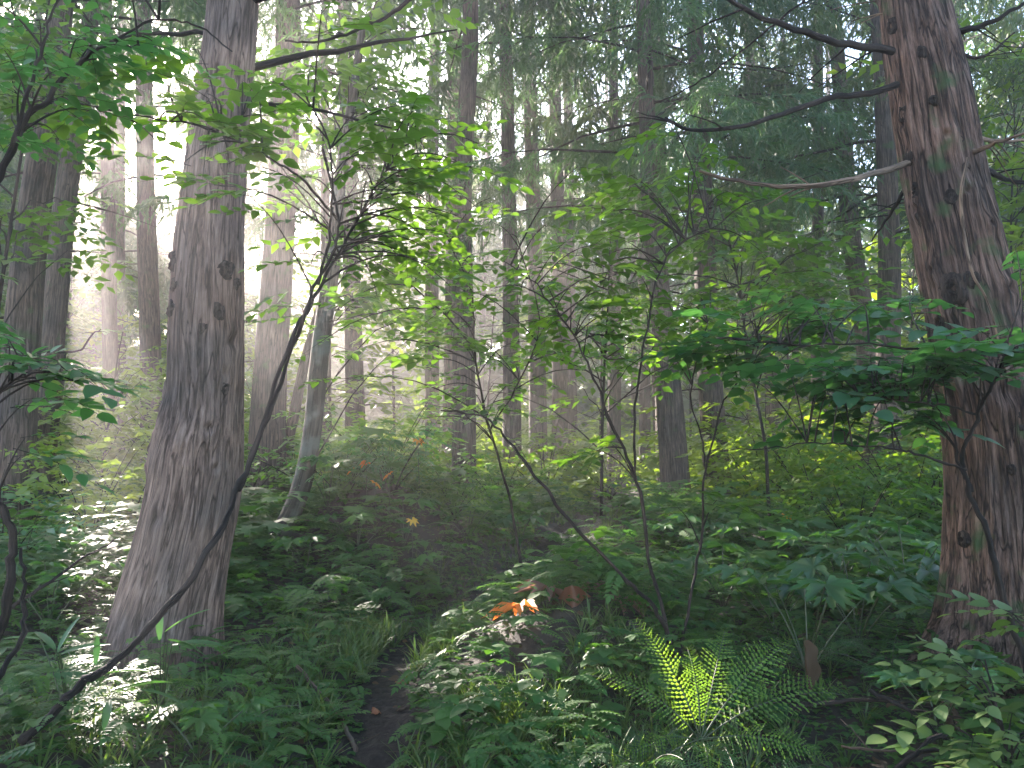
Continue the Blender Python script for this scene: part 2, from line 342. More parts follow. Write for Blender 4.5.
# ------------------------------------------------------------------ terrain
PATH_PTS = smooth([(-.62, 3.0), (-.70, 4.4), (-.78, 5.0), (-.72, 5.8), (-.45, 7.0), (.15, 8.4), (.75, 10.0), (1.35, 12.0), (1.85, 14.5), (2.5, 18), (3.5, 24)], 6)
PATH_W = np.interp(PATH_PTS[:, 1], [3, 5, 7, 9, 12, 24], [.15, .13, .09, .17, .22, .25])
def path_d(x, y):
    x = np.asarray(x, float); y = np.asarray(y, float); sh = x.shape; q = np.stack([x.ravel(), y.ravel()], -1); out = np.full(len(q), 1e9)
    for i in range(len(PATH_PTS)-1):
        a, b = PATH_PTS[i], PATH_PTS[i+1]; ab = b-a; t = np.clip(((q-a)@ab)/(ab@ab), 0, 1)
        d = np.linalg.norm(q-(a+t[:, None]*ab), axis=1)-PATH_W[i]; out = np.minimum(out, d)
    return out.reshape(sh)
def hgt(x, y):
    x = np.asarray(x, float); y = np.asarray(y, float)
    z = np.where(y < 15, .02*y, .3+.05*(y-15)); z = np.where(y > 45, 1.8+.02*(y-45), z)
    g = lambda cx, cy, rx, ry, hh: hh*np.exp(-(((x-cx)/rx)**2+((y-cy)/ry)**2))
    z = z+g(.50, 5.25, .70, .7, .42)+g(-1.75, 9.6, 1.2, 1.5, .55)+g(-1.35, 8.9, .85, .7, .50)+g(-3.4, 6.5, 1.5, 2, .22)+g(3.2, 5.2, 1.0, 1.2, .18)+g(2.6, 10.5, 2.2, 2.0, .25)+g(-6, 13, 3, 3, .4)+g(1.1, 11.2, 1.1, 2.0, .34)+g(-1.95, 3.1, .75, .8, .30)+g(-2.2, 12.5, 1.5, 1.5, .35)
    p = np.stack([x*.9, y*.9, 0*x+3.1], -1); z = z+(fbm(p, 4)-.47)*.22
    p = np.stack([x*.08, y*.08, 0*x+9.1], -1); z = z+(fbm(p, 2)-.36)*np.clip((y-14)/20, 0, 1)*1.6
    d = path_d(x, y); z = z-.10*np.clip(1-(d+.05)/.35, 0, 1)
    return z
def G(x, y): return np.array([x, y, float(hgt(np.array([x]), np.array([y]))[0])])
def Gpx(px, y): return G((px-512)/FPX*y, y)
def ground():
    def sheet(xs, ys, dz=0):
        X, Y = np.meshgrid(xs, ys); Z = hgt(X, Y)+dz; n, m_ = X.shape
        i = np.arange(n-1)[:, None]*m_+np.arange(m_-1)[None]
        return np.stack([X, Y, Z], -1).reshape(-1, 3), np.stack([i, i+1, i+m_+1, i+m_], -1).reshape(-1, 4)
    xs = np.unique(np.r_[np.linspace(-260, -30, 24), np.linspace(-30, -8, 45), np.linspace(-8, 8, 260), np.linspace(8, 30, 45), np.linspace(30, 260, 24)])
    ys = np.unique(np.r_[np.linspace(-120, -3, 24), np.linspace(-3, 16, 300), np.linspace(16, 60, 90), np.linspace(60, 420, 30)])
    v, q = sheet(xs, ys); g = Geo(); g.raw(v, q)
    m, n, o = mat('forest_soil'); N = n.nodes.new; L = n.links.new
    tc = N('ShaderNodeTexCoord'); n1 = N('ShaderNodeTexNoise'); n1.inputs['Scale'].default_value = 9; n1.inputs['Detail'].default_value = 8; L(tc.outputs['Object'], n1.inputs[0])
    cr = N('ShaderNodeValToRGB'); L(n1.outputs[0], cr.inputs[0]); e = cr.color_ramp.elements; e[0].position = .35; e[0].color = (.010, .008, .006, 1); e[1].position = .75; e[1].color = (.055, .042, .028, 1)
    pb = N('ShaderNodeBsdfPrincipled'); pb.inputs['Roughness'].default_value = .9; L(cr.outputs[0], pb.inputs['Base Color'])
    bp = N('ShaderNodeBump'); bp.inputs['Strength'].default_value = .8; bp.inputs['Distance'].default_value = .03; L(n1.outputs[0], bp.inputs['Height']); L(bp.outputs[0], pb.inputs['Normal'])
    L(pb.outputs[0], o.inputs[0])
    g.build('ground', m, kind='structure')
    # the trodden mud path
    g = Geo(); tg = np.gradient(PATH_PTS, axis=0); tg /= np.linalg.norm(tg, axis=1)[:, None]; nr = np.stack([-tg[:, 1], tg[:, 0]], -1)
    fine = smooth(np.c_[PATH_PTS, PATH_W], 6); nr = np.gradient(fine[:, :2], axis=0); nr /= np.linalg.norm(nr, axis=1)[:, None]; nr = np.stack([nr[:, 1], -nr[:, 0]], -1)
    k = 21; u = np.linspace(-1.35, 1.35, k)
    wob = 1+.5*(fbm(np.stack([fine[:, 0]*3, fine[:, 1]*3, 0*fine[:, 0]], -1), 3)-.45)
    X = fine[:, 0][:, None]+nr[:, 0][:, None]*u*fine[:, 2][:, None]*wob[:, None]; Y = fine[:, 1][:, None]+nr[:, 1][:, None]*u*fine[:, 2][:, None]*wob[:, None]
    Z = hgt(X, Y)+.006+.045*(fbm(np.stack([X*9, Y*9, 0*X], -1), 4)-.3)*np.clip(1.1-abs(u)/1.3, 0, 1)
    n_ = len(fine); i = np.arange(n_-1)[:, None]*k+np.arange(k-1)[None]
    g.raw(np.stack([X, Y, Z], -1).reshape(-1, 3), np.stack([i, i+1, i+k+1, i+k], -1).reshape(-1, 4))
    m, n, o = mat('wet_mud'); N = n.nodes.new; L = n.links.new
    tc = N('ShaderNodeTexCoord'); n1 = N('ShaderNodeTexNoise'); n1.inputs['Scale'].default_value = 22; n1.inputs['Detail'].default_value = 8; L(tc.outputs['Object'], n1.inputs[0])
    cr = N('ShaderNodeValToRGB'); L(n1.outputs[0], cr.inputs[0]); e = cr.color_ramp.elements; e[0].position = .35; e[0].color = (.007, .005, .0045, 1); e[1].position = .75; e[1].color = (.026, .019, .016, 1)
    pb = N('ShaderNodeBsdfPrincipled'); pb.inputs['Roughness'].default_value = .8; pb.inputs['Specular IOR Level'].default_value = .25; L(cr.outputs[0], pb.inputs['Base Color'])
    bp = N('ShaderNodeBump'); bp.inputs['Strength'].default_value = 1; bp.inputs['Distance'].default_value = .02; L(n1.outputs[0], bp.inputs['Height']); L(bp.outputs[0], pb.inputs['Normal'])
    L(pb.outputs[0], o.inputs[0])
    g.build('path', m, kind='structure')
ground()

# ------------------------------------------------------------------ haze
def haze():
    me = bpy.data.meshes.new('haze'); x0, x1, y0, y1, z0, z1 = -75, 75, -8, 100, -4, 26
    v = [(x, y, z) for z in (z0, z1) for x, y in ((x0, y0), (x1, y0), (x1, y1), (x0, y1))]
    me.from_pydata(v, [], [(3, 2, 1, 0), (4, 5, 6, 7), (0, 1, 5, 4), (1, 2, 6, 5), (2, 3, 7, 6), (3, 0, 4, 7)])
    m, n, o = mat('haze'); pv = n.nodes.new('ShaderNodeVolumePrincipled'); pv.inputs['Color'].default_value = (1.0, .945, .95, 1)
    pv.inputs['Density'].default_value = HAZE; pv.inputs['Anisotropy'].default_value = .68
    n.links.new(pv.outputs[0], o.inputs['Volume']); me.materials.append(m)
    ob = bpy.data.objects.new('haze', me); COL.objects.link(ob); ob['kind'] = 'stuff'
haze()

# ------------------------------------------------------------------ trees
def trunk_mesh(root, pts, rad, mname, k=48, seg=6, flute=.06, strips=.03, seed=0, flare=0., knots=()):
    """trunk skin with buttress flutes, peeling strips and knots"""
    c_ = smooth(np.c_[np.asarray(pts), rad], seg); ctr = c_[:, :3]; r = c_[:, 3]; n = len(ctr)
    ln = np.r_[0, np.cumsum(np.linalg.norm(np.diff(ctr, axis=0), axis=1))]
    th = np.arange(k)/k*2*np.pi; C, S = np.cos(th), np.sin(th)
    TH = np.broadcast_to(th, (n, k)); LN = np.broadcast_to(ln[:, None], (n, k))
    q1 = np.stack([C[None]*2.2+0*LN, S[None]*2.2+0*LN, LN*.35+seed*3.7], -1)
    fl = (fbm(q1, 3)-.45)*2
    kk = 9 if k > 80 else 5
    q2 = np.stack([C[None]*kk+0*LN, S[None]*kk+0*LN, LN*1.3+seed*5.1], -1)
    st = (fbm(q2, 4)-.45)*2
    q3 = np.stack([C[None]*kk*2.6+0*LN, S[None]*kk*2.6+0*LN, LN*2.6+seed], -1)
    s3 = np.abs(fbm(q3, 3)-.45)
    base = np.exp(-ln/.45)[:, None]
    RR = r[:, None]*(1+flute*fl*(1+4.5*base)+strips*st+strips*1.2*s3+flare*base*(.6+.8*np.clip(fl, -1, 1)))
    for (ka, kl, kr, ks) in knots:
        da = np.abs((TH-ka+np.pi) % (2*np.pi)-np.pi)*r[:, None]; dl = LN-kl; dd = np.sqrt(da**2+(dl*.8)**2)/kr
        RR = RR+ks*(np.exp(-dd**2)-1.5*np.exp(-(dd*2.6)**2))*(1+.6*st)
    V = np.stack([ctr[:, 0][:, None]+C*RR, ctr[:, 1][:, None]+S*RR, np.broadcast_to(ctr[:, 2][:, None], (n, k))], -1)
    B = np.stack([C*r[:, None]+0*RR, S*r[:, None]+0*RR, LN+0*RR], -1)+np.array([seed*1.7, 0, 0])
    i = np.arange(n-1)[:, None]*k; j = np.arange(k)[None]; j2 = (j+1) % k
    g = Geo(); g.raw(V.reshape(-1, 3), np.stack([i+j, i+j2, i+k+j2, i+k+j], -1).reshape(-1, 4), bark=B.reshape(-1, 3))
    return g.build('trunk', M[mname], root)
def limb(p0, az, L, rise, droop, n=7, wig=.04):
    t = np.linspace(0, 1, n); d = np.array([math.sin(az), math.cos(az)])
    p = np.stack([p0[0]+d[0]*L*t, p0[1]+d[1]*L*t, p0[2]+rise*L*t-droop*L*t*t], -1)
    p[1:] += rng.normal(0, wig*L/n, (n-1, 3)); return p
def crown(root, axis, z0, z1, R0, nb, tps, spray=.8, per=9, mname='needle', dz=.0, pad=.1, shape=.8, dead=0, bare=.25, br=.03):
    """whorls of limbs with hanging sprays; axis(z) gives the trunk centre"""
    g = Geo(); P_, Y_, S_ = [], [], []
    for b in range(nb):
        f = (b+rng.random())/nb; z = z0+(z1-z0)*f; az = b*2.4+rng.uniform(-.5, .5); p0 = axis(z)
        L = R0*((1-f)**shape*.85+.15)*rng.uniform(.75, 1.15)
        if not open_air([p0+L*.5*np.array([math.sin(az), math.cos(az), 0]), p0+L*np.array([math.sin(az), math.cos(az), -.1])])[:].all(): L *= .5
        lm = limb(p0, az, L, rng.uniform(-.05, .25), rng.uniform(.15, .45)); g.tube(lm, np.linspace(br*(1-f*.6)+.006, .005, len(lm)), 4, m=1)
        n = max(3, int(per*L/R0+2))
        t = bare+(1-bare)*rng.random(n)**.8
        for tt in t:
            x = tt*(len(lm)-1); i = min(int(x), len(lm)-2); P_.append(lm[i]*(1-(x-i))+lm[i+1]*(x-i)+rng.normal(0, .08*L/3, 3))
            Y_.append(-az+rng.normal(0, .9)); S_.append(spray*rng.uniform(.6, 1.25))
    for b in range(dead):
        z = z0-(z0*.75)*rng.random()**1.3; az = rng.uniform(0, 6.28); lm = limb(axis(z), az, rng.uniform(.5, R0*.7), rng.uniform(-.2, .15), .1); g.tube(lm, np.linspace(br*.7, .004, len(lm)), 4, m=1)
    P_ = np.array(P_); Y_ = np.array(Y_); S_ = np.array(S_)
    # spray centre hangs outwards from its root
    cen = P_+np.stack([-np.sin(Y_)*S_*.4, np.cos(Y_)*S_*.4, -S_*.25], -1)
    k = open_air(cen, spray*.30)
    P_, Y_, S_ = P_[k], Y_[k], S_[k]; tl = rng.normal(-.45, .35, len(P_)); ro = rng.normal(0, .4, len(P_)); pick = rng.integers(0, len(tps), len(P_))
    for j, tp in enumerate(tps):
        s = pick == j; g.inst(tp, frames(Y_[s], tl[s], ro[s], S_[s]), P_[s])
    return g.build('crown', [M[mname], M['twig']], root)

def px_trunk(rows, y):
    """rows of (px, py, width px) down the trunk -> world centres and radii, extended into the ground"""
    pts = [P(px, py, y) for px, py, w_ in rows]; d = [w_/FPX*y/2 for _, _, w_ in rows]
    return pts, d

def knot(root, px, py, pts, rad, size, deep=1.0, mn='knot'):
    c0 = P(px, py, pts[3][1]); zs = [p[2] for p in pts]
    cx = np.interp(c0[2], zs, [p[0] for p in pts]); cy = np.interp(c0[2], zs, [p[1] for p in pts]); rr = np.interp(c0[2], zs, rad)
    f = 1.0
    for _ in range(4):
        dx = np.clip((c0[0]-cx)/rr, -.97, .97); y = cy-rr*math.sqrt(1-dx*dx); c0 = P(px, py, y)
    nrm = np.array([dx, -math.sqrt(1-dx*dx), 0]); c0 = np.array([cx, cy, c0[2]])+nrm*rr
    n, k = 9, 18; u = np.linspace(0, 1, n)[:, None]; th = np.arange(k)/k*2*np.pi
    prof_r = np.array([1.15, 1.1, 1.0, .86, .70, .52, .36, .2, .04]); prof_h = np.array([-.6, -.10, .16, .30, .36, .38, .36, .20, .02])*deep
    R = prof_r[:, None]*(1+1.5*(fbm(np.stack([np.cos(th)*1.5+0*u, np.sin(th)*1.5+0*u, 0*th+u*2+px], -1), 3)-.45))
    t1 = np.cross(nrm, [0, 0, 1]); t2 = np.array([0, 0, 1.])
    V = c0+t1*(R*np.cos(th))[..., None]*size*.85+t2*(R*np.sin(th))[..., None]*size*1.15+nrm*((prof_h[:, None]+1.1*(fbm(np.stack([np.cos(th)*3*(1-u)+px, np.sin(th)*3*(1-u), u*4+py+0*th], -1), 3)-.45))*size)[..., None]
    i = np.arange(n-1)[:, None]*k; j = np.arange(k)[None]; j2 = (j+1) % k
    g = Geo(); g.raw(V.reshape(-1, 3), np.stack([i+j, i+j2, i+k+j2, i+k+j], -1).reshape(-1, 4)); g.build('knot', M[mn], root)
def hero_left():
    y = 4.95; rows = [(148, 715, 128), (155, 680, 114), (166, 615, 99), (180, 555, 92), (191, 505, 88), (198, 455, 83), (205, 400, 72), (207, 310, 70), (213, 200, 61), (229, 50, 52), (236, -40, 49)]
    pts, rad = px_trunk(rows, y); top = pts[-1].copy()
    for k in range(1, 6): pts.append(top+np.array([.06*k, .05*k, 2.6*k])); rad.append(rad[10]*(1-.15*k))
    base = Gpx(155, y); root = thing('cedar_tree', 'thick grey-barked tree with a flared base left of the path, widest trunk on the left', 'tree', base)
    kn = [(R_(200), 1.85, .10, .045), (R_(190), 1.62, .07, .04), (R_(320), 2.15, .07, .035), (R_(300), 1.8, .07, .03), (R_(275), 1.65, .10, .02), (R_(315), 1.55, .06, .03), (R_(330), 2.35, .09, .035), (R_(255), 1.25, .09, .018), (R_(185), 2.05, .05, .04)]
    trunk_mesh(root, pts, rad, 'barkL', 220, 40, .06, .065, 1, .12, kn)
    z0 = base[2]; ax = lambda z: np.array([np.interp(z, [p[2] for p in pts], [p[0] for p in pts]), np.interp(z, [p[2] for p in pts], [p[1] for p in pts]), z])
    crown(root, ax, 8.5, 17.5, 2.6, 30, CSM, .9, 10, pad=.1)
    for (az, z, L, ri, dr, r) in [(1.2, 4.0, 1.6, .5, .1, .03), (1.6, 3.85, 1.2, -.1, .1, .018), (-1.3, 4.3, 1.2, .1, -.1, .02), (1.9, 4.5, 2.2, .1, .15, .03)]:
        g = Geo(); lm = limb(ax(z), az, L, ri, dr, 10, .06); g.tube(lm, np.linspace(r, .005, 10), 6)
        g.build('branch', M['twig'], root)
    for px, py, sz in [(175, 262, .07), (173, 308, .05), (176, 285, .04), (226, 270, .055), (234, 284, .035), (218, 312, .045), (203, 328, .03), (224, 388, .035)]: knot(root, px, py, pts, rad, sz, 1.0, 'knot_pale')
def hero_right():
    y = 4.7; rows = [(1018, 730, 215), (1016, 690, 180), (1014, 650, 140), (1010, 590, 112), (1004, 500, 97), (995, 425, 91), (978, 340, 85), (959, 250, 79), (942, 165, 76), (929, 85, 72), (914, 0, 62), (905, -60, 58)]
    pts, rad = px_trunk(rows, y); top = pts[-1].copy()
    for k in range(1, 6): pts.append(top+np.array([-.22*k, .08*k, 2.5*k])); rad.append(rad[11]*(1-.14*k))
    base = Gpx(1016, y); root = thing('cedar_tree', 'thick reddish-brown leaning tree with fibrous bark and bare side branches at the right edge', 'tree', base)
    kn = [(R_(250), 3.55, .05, .03), (R_(262), 3.2, .05, .028), (R_(190), 3.15, .06, .04), (R_(290), 2.6, .06, .03), (R_(200), 2.75, .05, .03), (R_(215), 2.5, .05, .03), (R_(255), 1.98, .13, .05), (R_(200), 2.1, .07, .035), (R_(300), 1.1, .07, .03), (R_(190), 3.7, .06, .03), (R_(285), 3.0, .04, .025), (R_(230), .55, .08, .02)]
    trunk_mesh(root, pts, rad, 'barkR', 220, 36, .07, .12, 4, .22, kn)
    ax = lambda z: np.array([np.interp(z, [p[2] for p in pts], [p[0] for p in pts]), np.interp(z, [p[2] for p in pts], [p[1] for p in pts]), z])
    crown(root, ax, 9.5, 17, 2.4, 22, CSM, .9, 9, pad=.1)
    br = [([(893, 50, 4.6), (860, 46, 4.45), (815, 36, 4.3), (775, 22, 4.2), (735, 3, 4.1), (700, -22, 4.0)], .026),
          ([(897, 84, 4.6), (870, 93, 4.5), (825, 100, 4.4), (780, 115, 4.3), (735, 127, 4.2), (690, 130, 4.1), (665, 118, 4.05)], .022),
          ([(908, 163, 4.6), (880, 172, 4.4), (845, 181, 4.25), (800, 187, 4.1), (760, 184, 4.0), (722, 178, 3.9), (700, 172, 3.85)], .021),
          ([(950, 34, 4.7), (975, 28, 4.6), (1000, 18, 4.5), (1040, -8, 4.4)], .024),
          ([(952, 52, 4.8), (975, 58, 4.8), (995, 50, 4.8), (1015, 32, 4.8)], .014),
          ([(970, 152, 4.5), (985, 148, 4.35), (1003, 140, 4.2), (1045, 128, 4.0)], .018),
          ([(978, 138, 4.8), (1000, 141, 5.0), (1040, 140, 5.2)], .018),
          ([(980, 168, 4.7), (1000, 176, 4.7), (1015, 182, 4.7), (1050, 186, 4.7)], .022),
          ([(905, 188, 4.9), (890, 215, 5.2), (872, 240, 5.5)], .016),
          ([(890, 20, 4.7), (880, 5, 4.8), (872, -12, 4.9)], .018)]
    for row, r in br:
        g = Geo(); pp = smooth([P(*a) for a in row], 4); g.tube(pp+rng.normal(0, .004, pp.shape), np.linspace(r, r*.35, len(pp)), 8)
        for _ in range(3):
            i = rng.integers(2, len(pp)-1); l = limb(pp[i], rng.uniform(-2.5, -.5)*(1 if row[0][0] < 930 else -1), rng.uniform(.12, .4), rng.uniform(-.5, .5), .1, 5); g.tube(l, np.linspace(r*.3, .003, 5), 4)
        g.build('branch', M['deadwood' if r in (.018,) else 'twig'] if row[0][0] != 908 else M['deadwood'], root)
    for px, py, sz in [(893, 26, .045), (922, 52, .030), (934, 100, .03), (898, 114, .045), (961, 140, .026), (904, 158, .038), (917, 194, .032), (951, 197, .040), (912, 220, .03), (957, 288, .085), (972, 280, .05), (918, 322, .05), (906, 186, .025), (1019, 422, .05), (951, 540, .04), (1012, 470, .025)]: knot(root, px, py, pts, rad, sz)
    # climbing vine, a plant of its own
    v = thing('vine', 'bare pale vine stem clinging to the front of the reddish trunk on the right', 'vine', P(985, 330, 4.4))
    g = Geo(); vp = smooth([P(*a) for a in [(968, 158, 4.36), (962, 185, 4.33), (961, 210, 4.33), (966, 245, 4.33), (973, 275, 4.33), (985, 296, 4.34), (993, 318, 4.34), (999, 345, 4.36)]], 5)
    g.tube(vp, np.linspace(.011, .005, len(vp)), 7); g.build('stem', M['deadwood'], v)
hero_left(); hero_right()

GROUP_MID = 'straight conifers standing beyond the path'
def tree(label, rows, y, mname='bark', crown_z=None, R0=2.6, top=20, tps=None, nb=32, per=8, seed=0, spray=1.0, needle='needle', dead=6, k=28, name='cedar_tree', group=None, flare=.3):
    pts, rad = px_trunk(rows, y)
    b = Gpx(rows[0][0], y)
    if pts[0][2] > b[2]-.25:
        pts.insert(0, np.array([b[0], b[1], b[2]-.3])); rad.insert(0, rad[0]*1.25)
        pts.insert(1, np.array([(b[0]*2+pts[1][0])/3, b[1], b[2]+.12])); rad.insert(1, rad[1]*1.1)
    sl_ = (pts[-1]-pts[-2])/(pts[-1][2]-pts[-2][2]); zt = pts[-1][2]; r0 = rad[-1]; p0 = pts[-1].copy()
    for q in range(1, 6):
        f = q/5; pts.append(p0+sl_*(top-zt)*f); rad.append(r0*(1-.88*f))
    pts = np.array(pts); pts[:, 0] += np.interp(pts[:, 2], [0, 3, 6, 10, 20], [0, .03, -.03, .05, 0])*(seed % 3-1)
    root = thing(name, label, 'tree', b, group)
    trunk_mesh(root, pts, rad, mname, k, 5, .05, .03, seed+2, flare)
    ax = lambda z: np.array([np.interp(z, pts[:, 2], pts[:, 0]), np.interp(z, pts[:, 2], pts[:, 1]), z])
    if tps is None: tps = CSM if y < 14 else CSL
    crown(root, ax, crown_z or 8, top-.3, R0, nb, tps, spray, per, needle, dead=dead)
    return root, ax
# trunks picked out in the photograph: (px, py, width) from the base up
tree('tall leaning trunk at the far left edge, the nearer of the left pair', [(8, 520, 42), (15, 440, 37), (29, 256, 31), (50, 100, 26), (63, 0, 21)], 9, crown_z=7.0, seed=1, nb=40, R0=2.4)
tree('slimmer leaning trunk just right of and behind the far left trunk', [(38, 480, 27), (46, 400, 24), (53, 320, 22), (67, 200, 21), (80, 100, 19), (91, 0, 16)], 12, crown_z=7.5, seed=2, nb=40, R0=2.4)
tree('grey trunk right behind the thick flared tree, lit by slanting rays', [(268, 480, 38), (270, 400, 34), (278, 250, 31), (287, 100, 27), (290, 0, 25)], 12.5, crown_z=7, seed=3, nb=44)
tree('slender straight trunk rising from the bank above the path, left of the forked pair', [(463, 515, 27), (463, 400, 23), (463, 200, 20), (468, 60, 17), (468, 0, 16)], 14.5, crown_z=10, seed=5, nb=36, R0=2.2)
tree('thin trunk directly behind the slender trunk above the path', [(450, 480, 18), (452, 300, 16), (455, 100, 14), (457, 0, 13)], 21, crown_z=11, seed=6)
tree('mid-distance trunk with base in undergrowth, first right of the slender one', [(511, 490, 22), (512, 400, 18), (509, 200, 15), (505, 0, 13)], 17.5, crown_z=10.5, seed=7, nb=36)
tree('pale distant trunk with dark low branches, second right of the slender one', [(538, 470, 19), (537, 350, 17), (530, 150, 15), (526, 0, 14)], 23, crown_z=11, seed=8)
tree('pale misty trunk, left one of two standing side by side in the centre', [(560, 474, 17), (559, 300, 15), (556, 100, 13), (554, 0, 12)], 25, crown_z=11, seed=9)
tree('thin misty trunk, right one of two standing side by side in the centre', [(572, 476, 13), (570, 300, 11), (568, 100, 10), (567, 0, 9)], 28, crown_z=12, seed=10)
TC, axC = tree('dark slightly leaning conifer with drooping needle sprays right of centre', [(677, 515, 31), (670, 420, 27), (660, 300, 22), (652, 200, 19), (645, 80, 16), (640, 0, 14)], 14, crown_z=5.2, R0=4.2, seed=11, nb=56, per=17, tps=CS, spray=1.0, top=19)
tree('trunk bathed in pale mist just right of the dark leaning conifer', [(721, 518, 29), (714, 420, 25), (708, 330, 23), (702, 200, 20), (696, 0, 16)], 15, crown_z=7.0, R0=2.8, seed=12, nb=36, per=13, tps=CSM)
tree('distant misty trunk seen through the twiggy shrub, left of the dark leaning conifer', [(645, 480, 12), (644, 300, 11), (640, 0, 9)], 27, crown_z=10, seed=13)
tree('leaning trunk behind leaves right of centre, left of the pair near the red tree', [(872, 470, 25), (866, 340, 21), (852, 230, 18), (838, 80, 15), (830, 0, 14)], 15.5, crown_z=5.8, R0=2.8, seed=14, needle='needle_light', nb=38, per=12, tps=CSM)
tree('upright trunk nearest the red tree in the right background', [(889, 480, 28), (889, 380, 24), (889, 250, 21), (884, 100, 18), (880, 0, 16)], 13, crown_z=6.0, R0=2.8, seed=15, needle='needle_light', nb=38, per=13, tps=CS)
tree('blurred trunk in the strongest glow between the left pair and the thick flared tree', [(152, 470, 22), (150, 340, 20), (146, 200, 18), (143, 0, 16)], 17, crown_z=6.5, seed=16)
tree('dim trunk in the rays close to the left side of the thick flared tree', [(112, 470, 15), (110, 300, 14), (105, 0, 12)], 20, crown_z=8, seed=17)
tree('pale trunk between the mossy leaning tree and the centre', [(356, 455, 21), (354, 350, 18), (350, 200, 16), (345, 0, 14)], 21, crown_z=8.5, seed=18)
tree('faint upright trunk halfway between the mossy leaning tree and the slender one', [(433, 480, 16), (432, 350, 14), (432, 200, 13), (436, 0, 11)], 24, crown_z=9, seed=19)
# the crooked mossy broadleaf
def mossy():
    y = 8.3; pts, rad = px_trunk([(262, 575, 34), (272, 548, 26), (288, 520, 21), (303, 480, 19), (313, 425, 18), (319, 360, 18), (327, 300, 17), (334, 250, 15), (340, 180, 12), (352, 100, 9), (362, 30, 7)], y)
    root = thing('leaning_tree', 'crooked slim tree with pale lichen patches bending up from the dark bank', 'tree', Gpx(262, y))
    trunk_mesh(root, pts, rad, 'barkM', 36, 8, .08, .04, 9, .02)
    return root, np.array(pts)
mossR, mossP = mossy()
def leanlog():
    y = 13.0; pts, rad = px_trunk([(289, 440, 11), (293, 420, 11), (303, 370, 10), (312, 335, 9), (330, 270, 7), (345, 200, 5)], y)
    root = thing('leaning_tree', 'thin tilted trunk just left of the lichen-spotted crooked tree', 'tree', Gpx(289, y)); pts.insert(0, Gpx(285, y)-np.array([0, 0, .2])); rad.insert(0, rad[0])
    trunk_mesh(root, pts, rad, 'bark', 16, 5, .04, .02, 3, .1)
leanlog()
# further trees: scattered behind, the last batch added to block the sun, fewer where the photo opens to the sky beside the sun
def far_trees():
    spots = []; r = np.random.default_rng(21); tries = 0
    while len(spots) < 66 and tries < 20000:
        tries += 1; y = r.uniform(17, 46); px = r.uniform(-260, 1280)
        if len(spots) >= 46: y = r.uniform(24, 54); px = r.uniform(-120, 330)  # later batch, added on the sun side to cast shade
        if 90 < px < 185 and r.random() < .4: continue
        if any(abs(px-q[0])*min(y, q[1])/FPX < 1.7 and abs(y-q[1]) < 3.0 for q in spots): continue
        if any(abs(px-q) < 11 for q in (463, 511, 538, 560, 677, 721, 889, 205, 270)): continue
        b2 = P(px, 300, y)[:2]
        if any(clear2d(q, b2) < r_+.22 for q, r_ in SHAFTS[:NKEY]): continue
        if any(clear2d(q, b2) < r_*.5 for q, r_ in SHAFTS[NKEY:]): continue
        spots.append((px, y))
    for i, (px, y) in enumerate(spots):
        lean = r.normal(0, 12); wpx = r.uniform(.26, .42)/y*FPX; tpx = px+lean
        where = 'left' if px < 340 else 'middle' if px < 690 else 'right'
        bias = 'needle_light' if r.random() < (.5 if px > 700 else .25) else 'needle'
        root, _ = tree('distant conifer trunk fading into haze in the %s background' % where, [(px, 470, wpx), (px+lean*.3, 320, wpx*.88), (tpx, 60, wpx*.7)], y, crown_z=r.uniform(5.0, 8.5), R0=r.uniform(2.4, 3.2), top=r.uniform(17, 23), nb=40 if px < 330 else 30, per=11 if px < 330 else 8, seed=i+30, tps=CSL, spray=1.25, needle=bias, dead=5, k=14,  # left crowns made denser to hold back more sun
                       name='conifer', group='distant conifers in the %s background' % where)
far_trees()

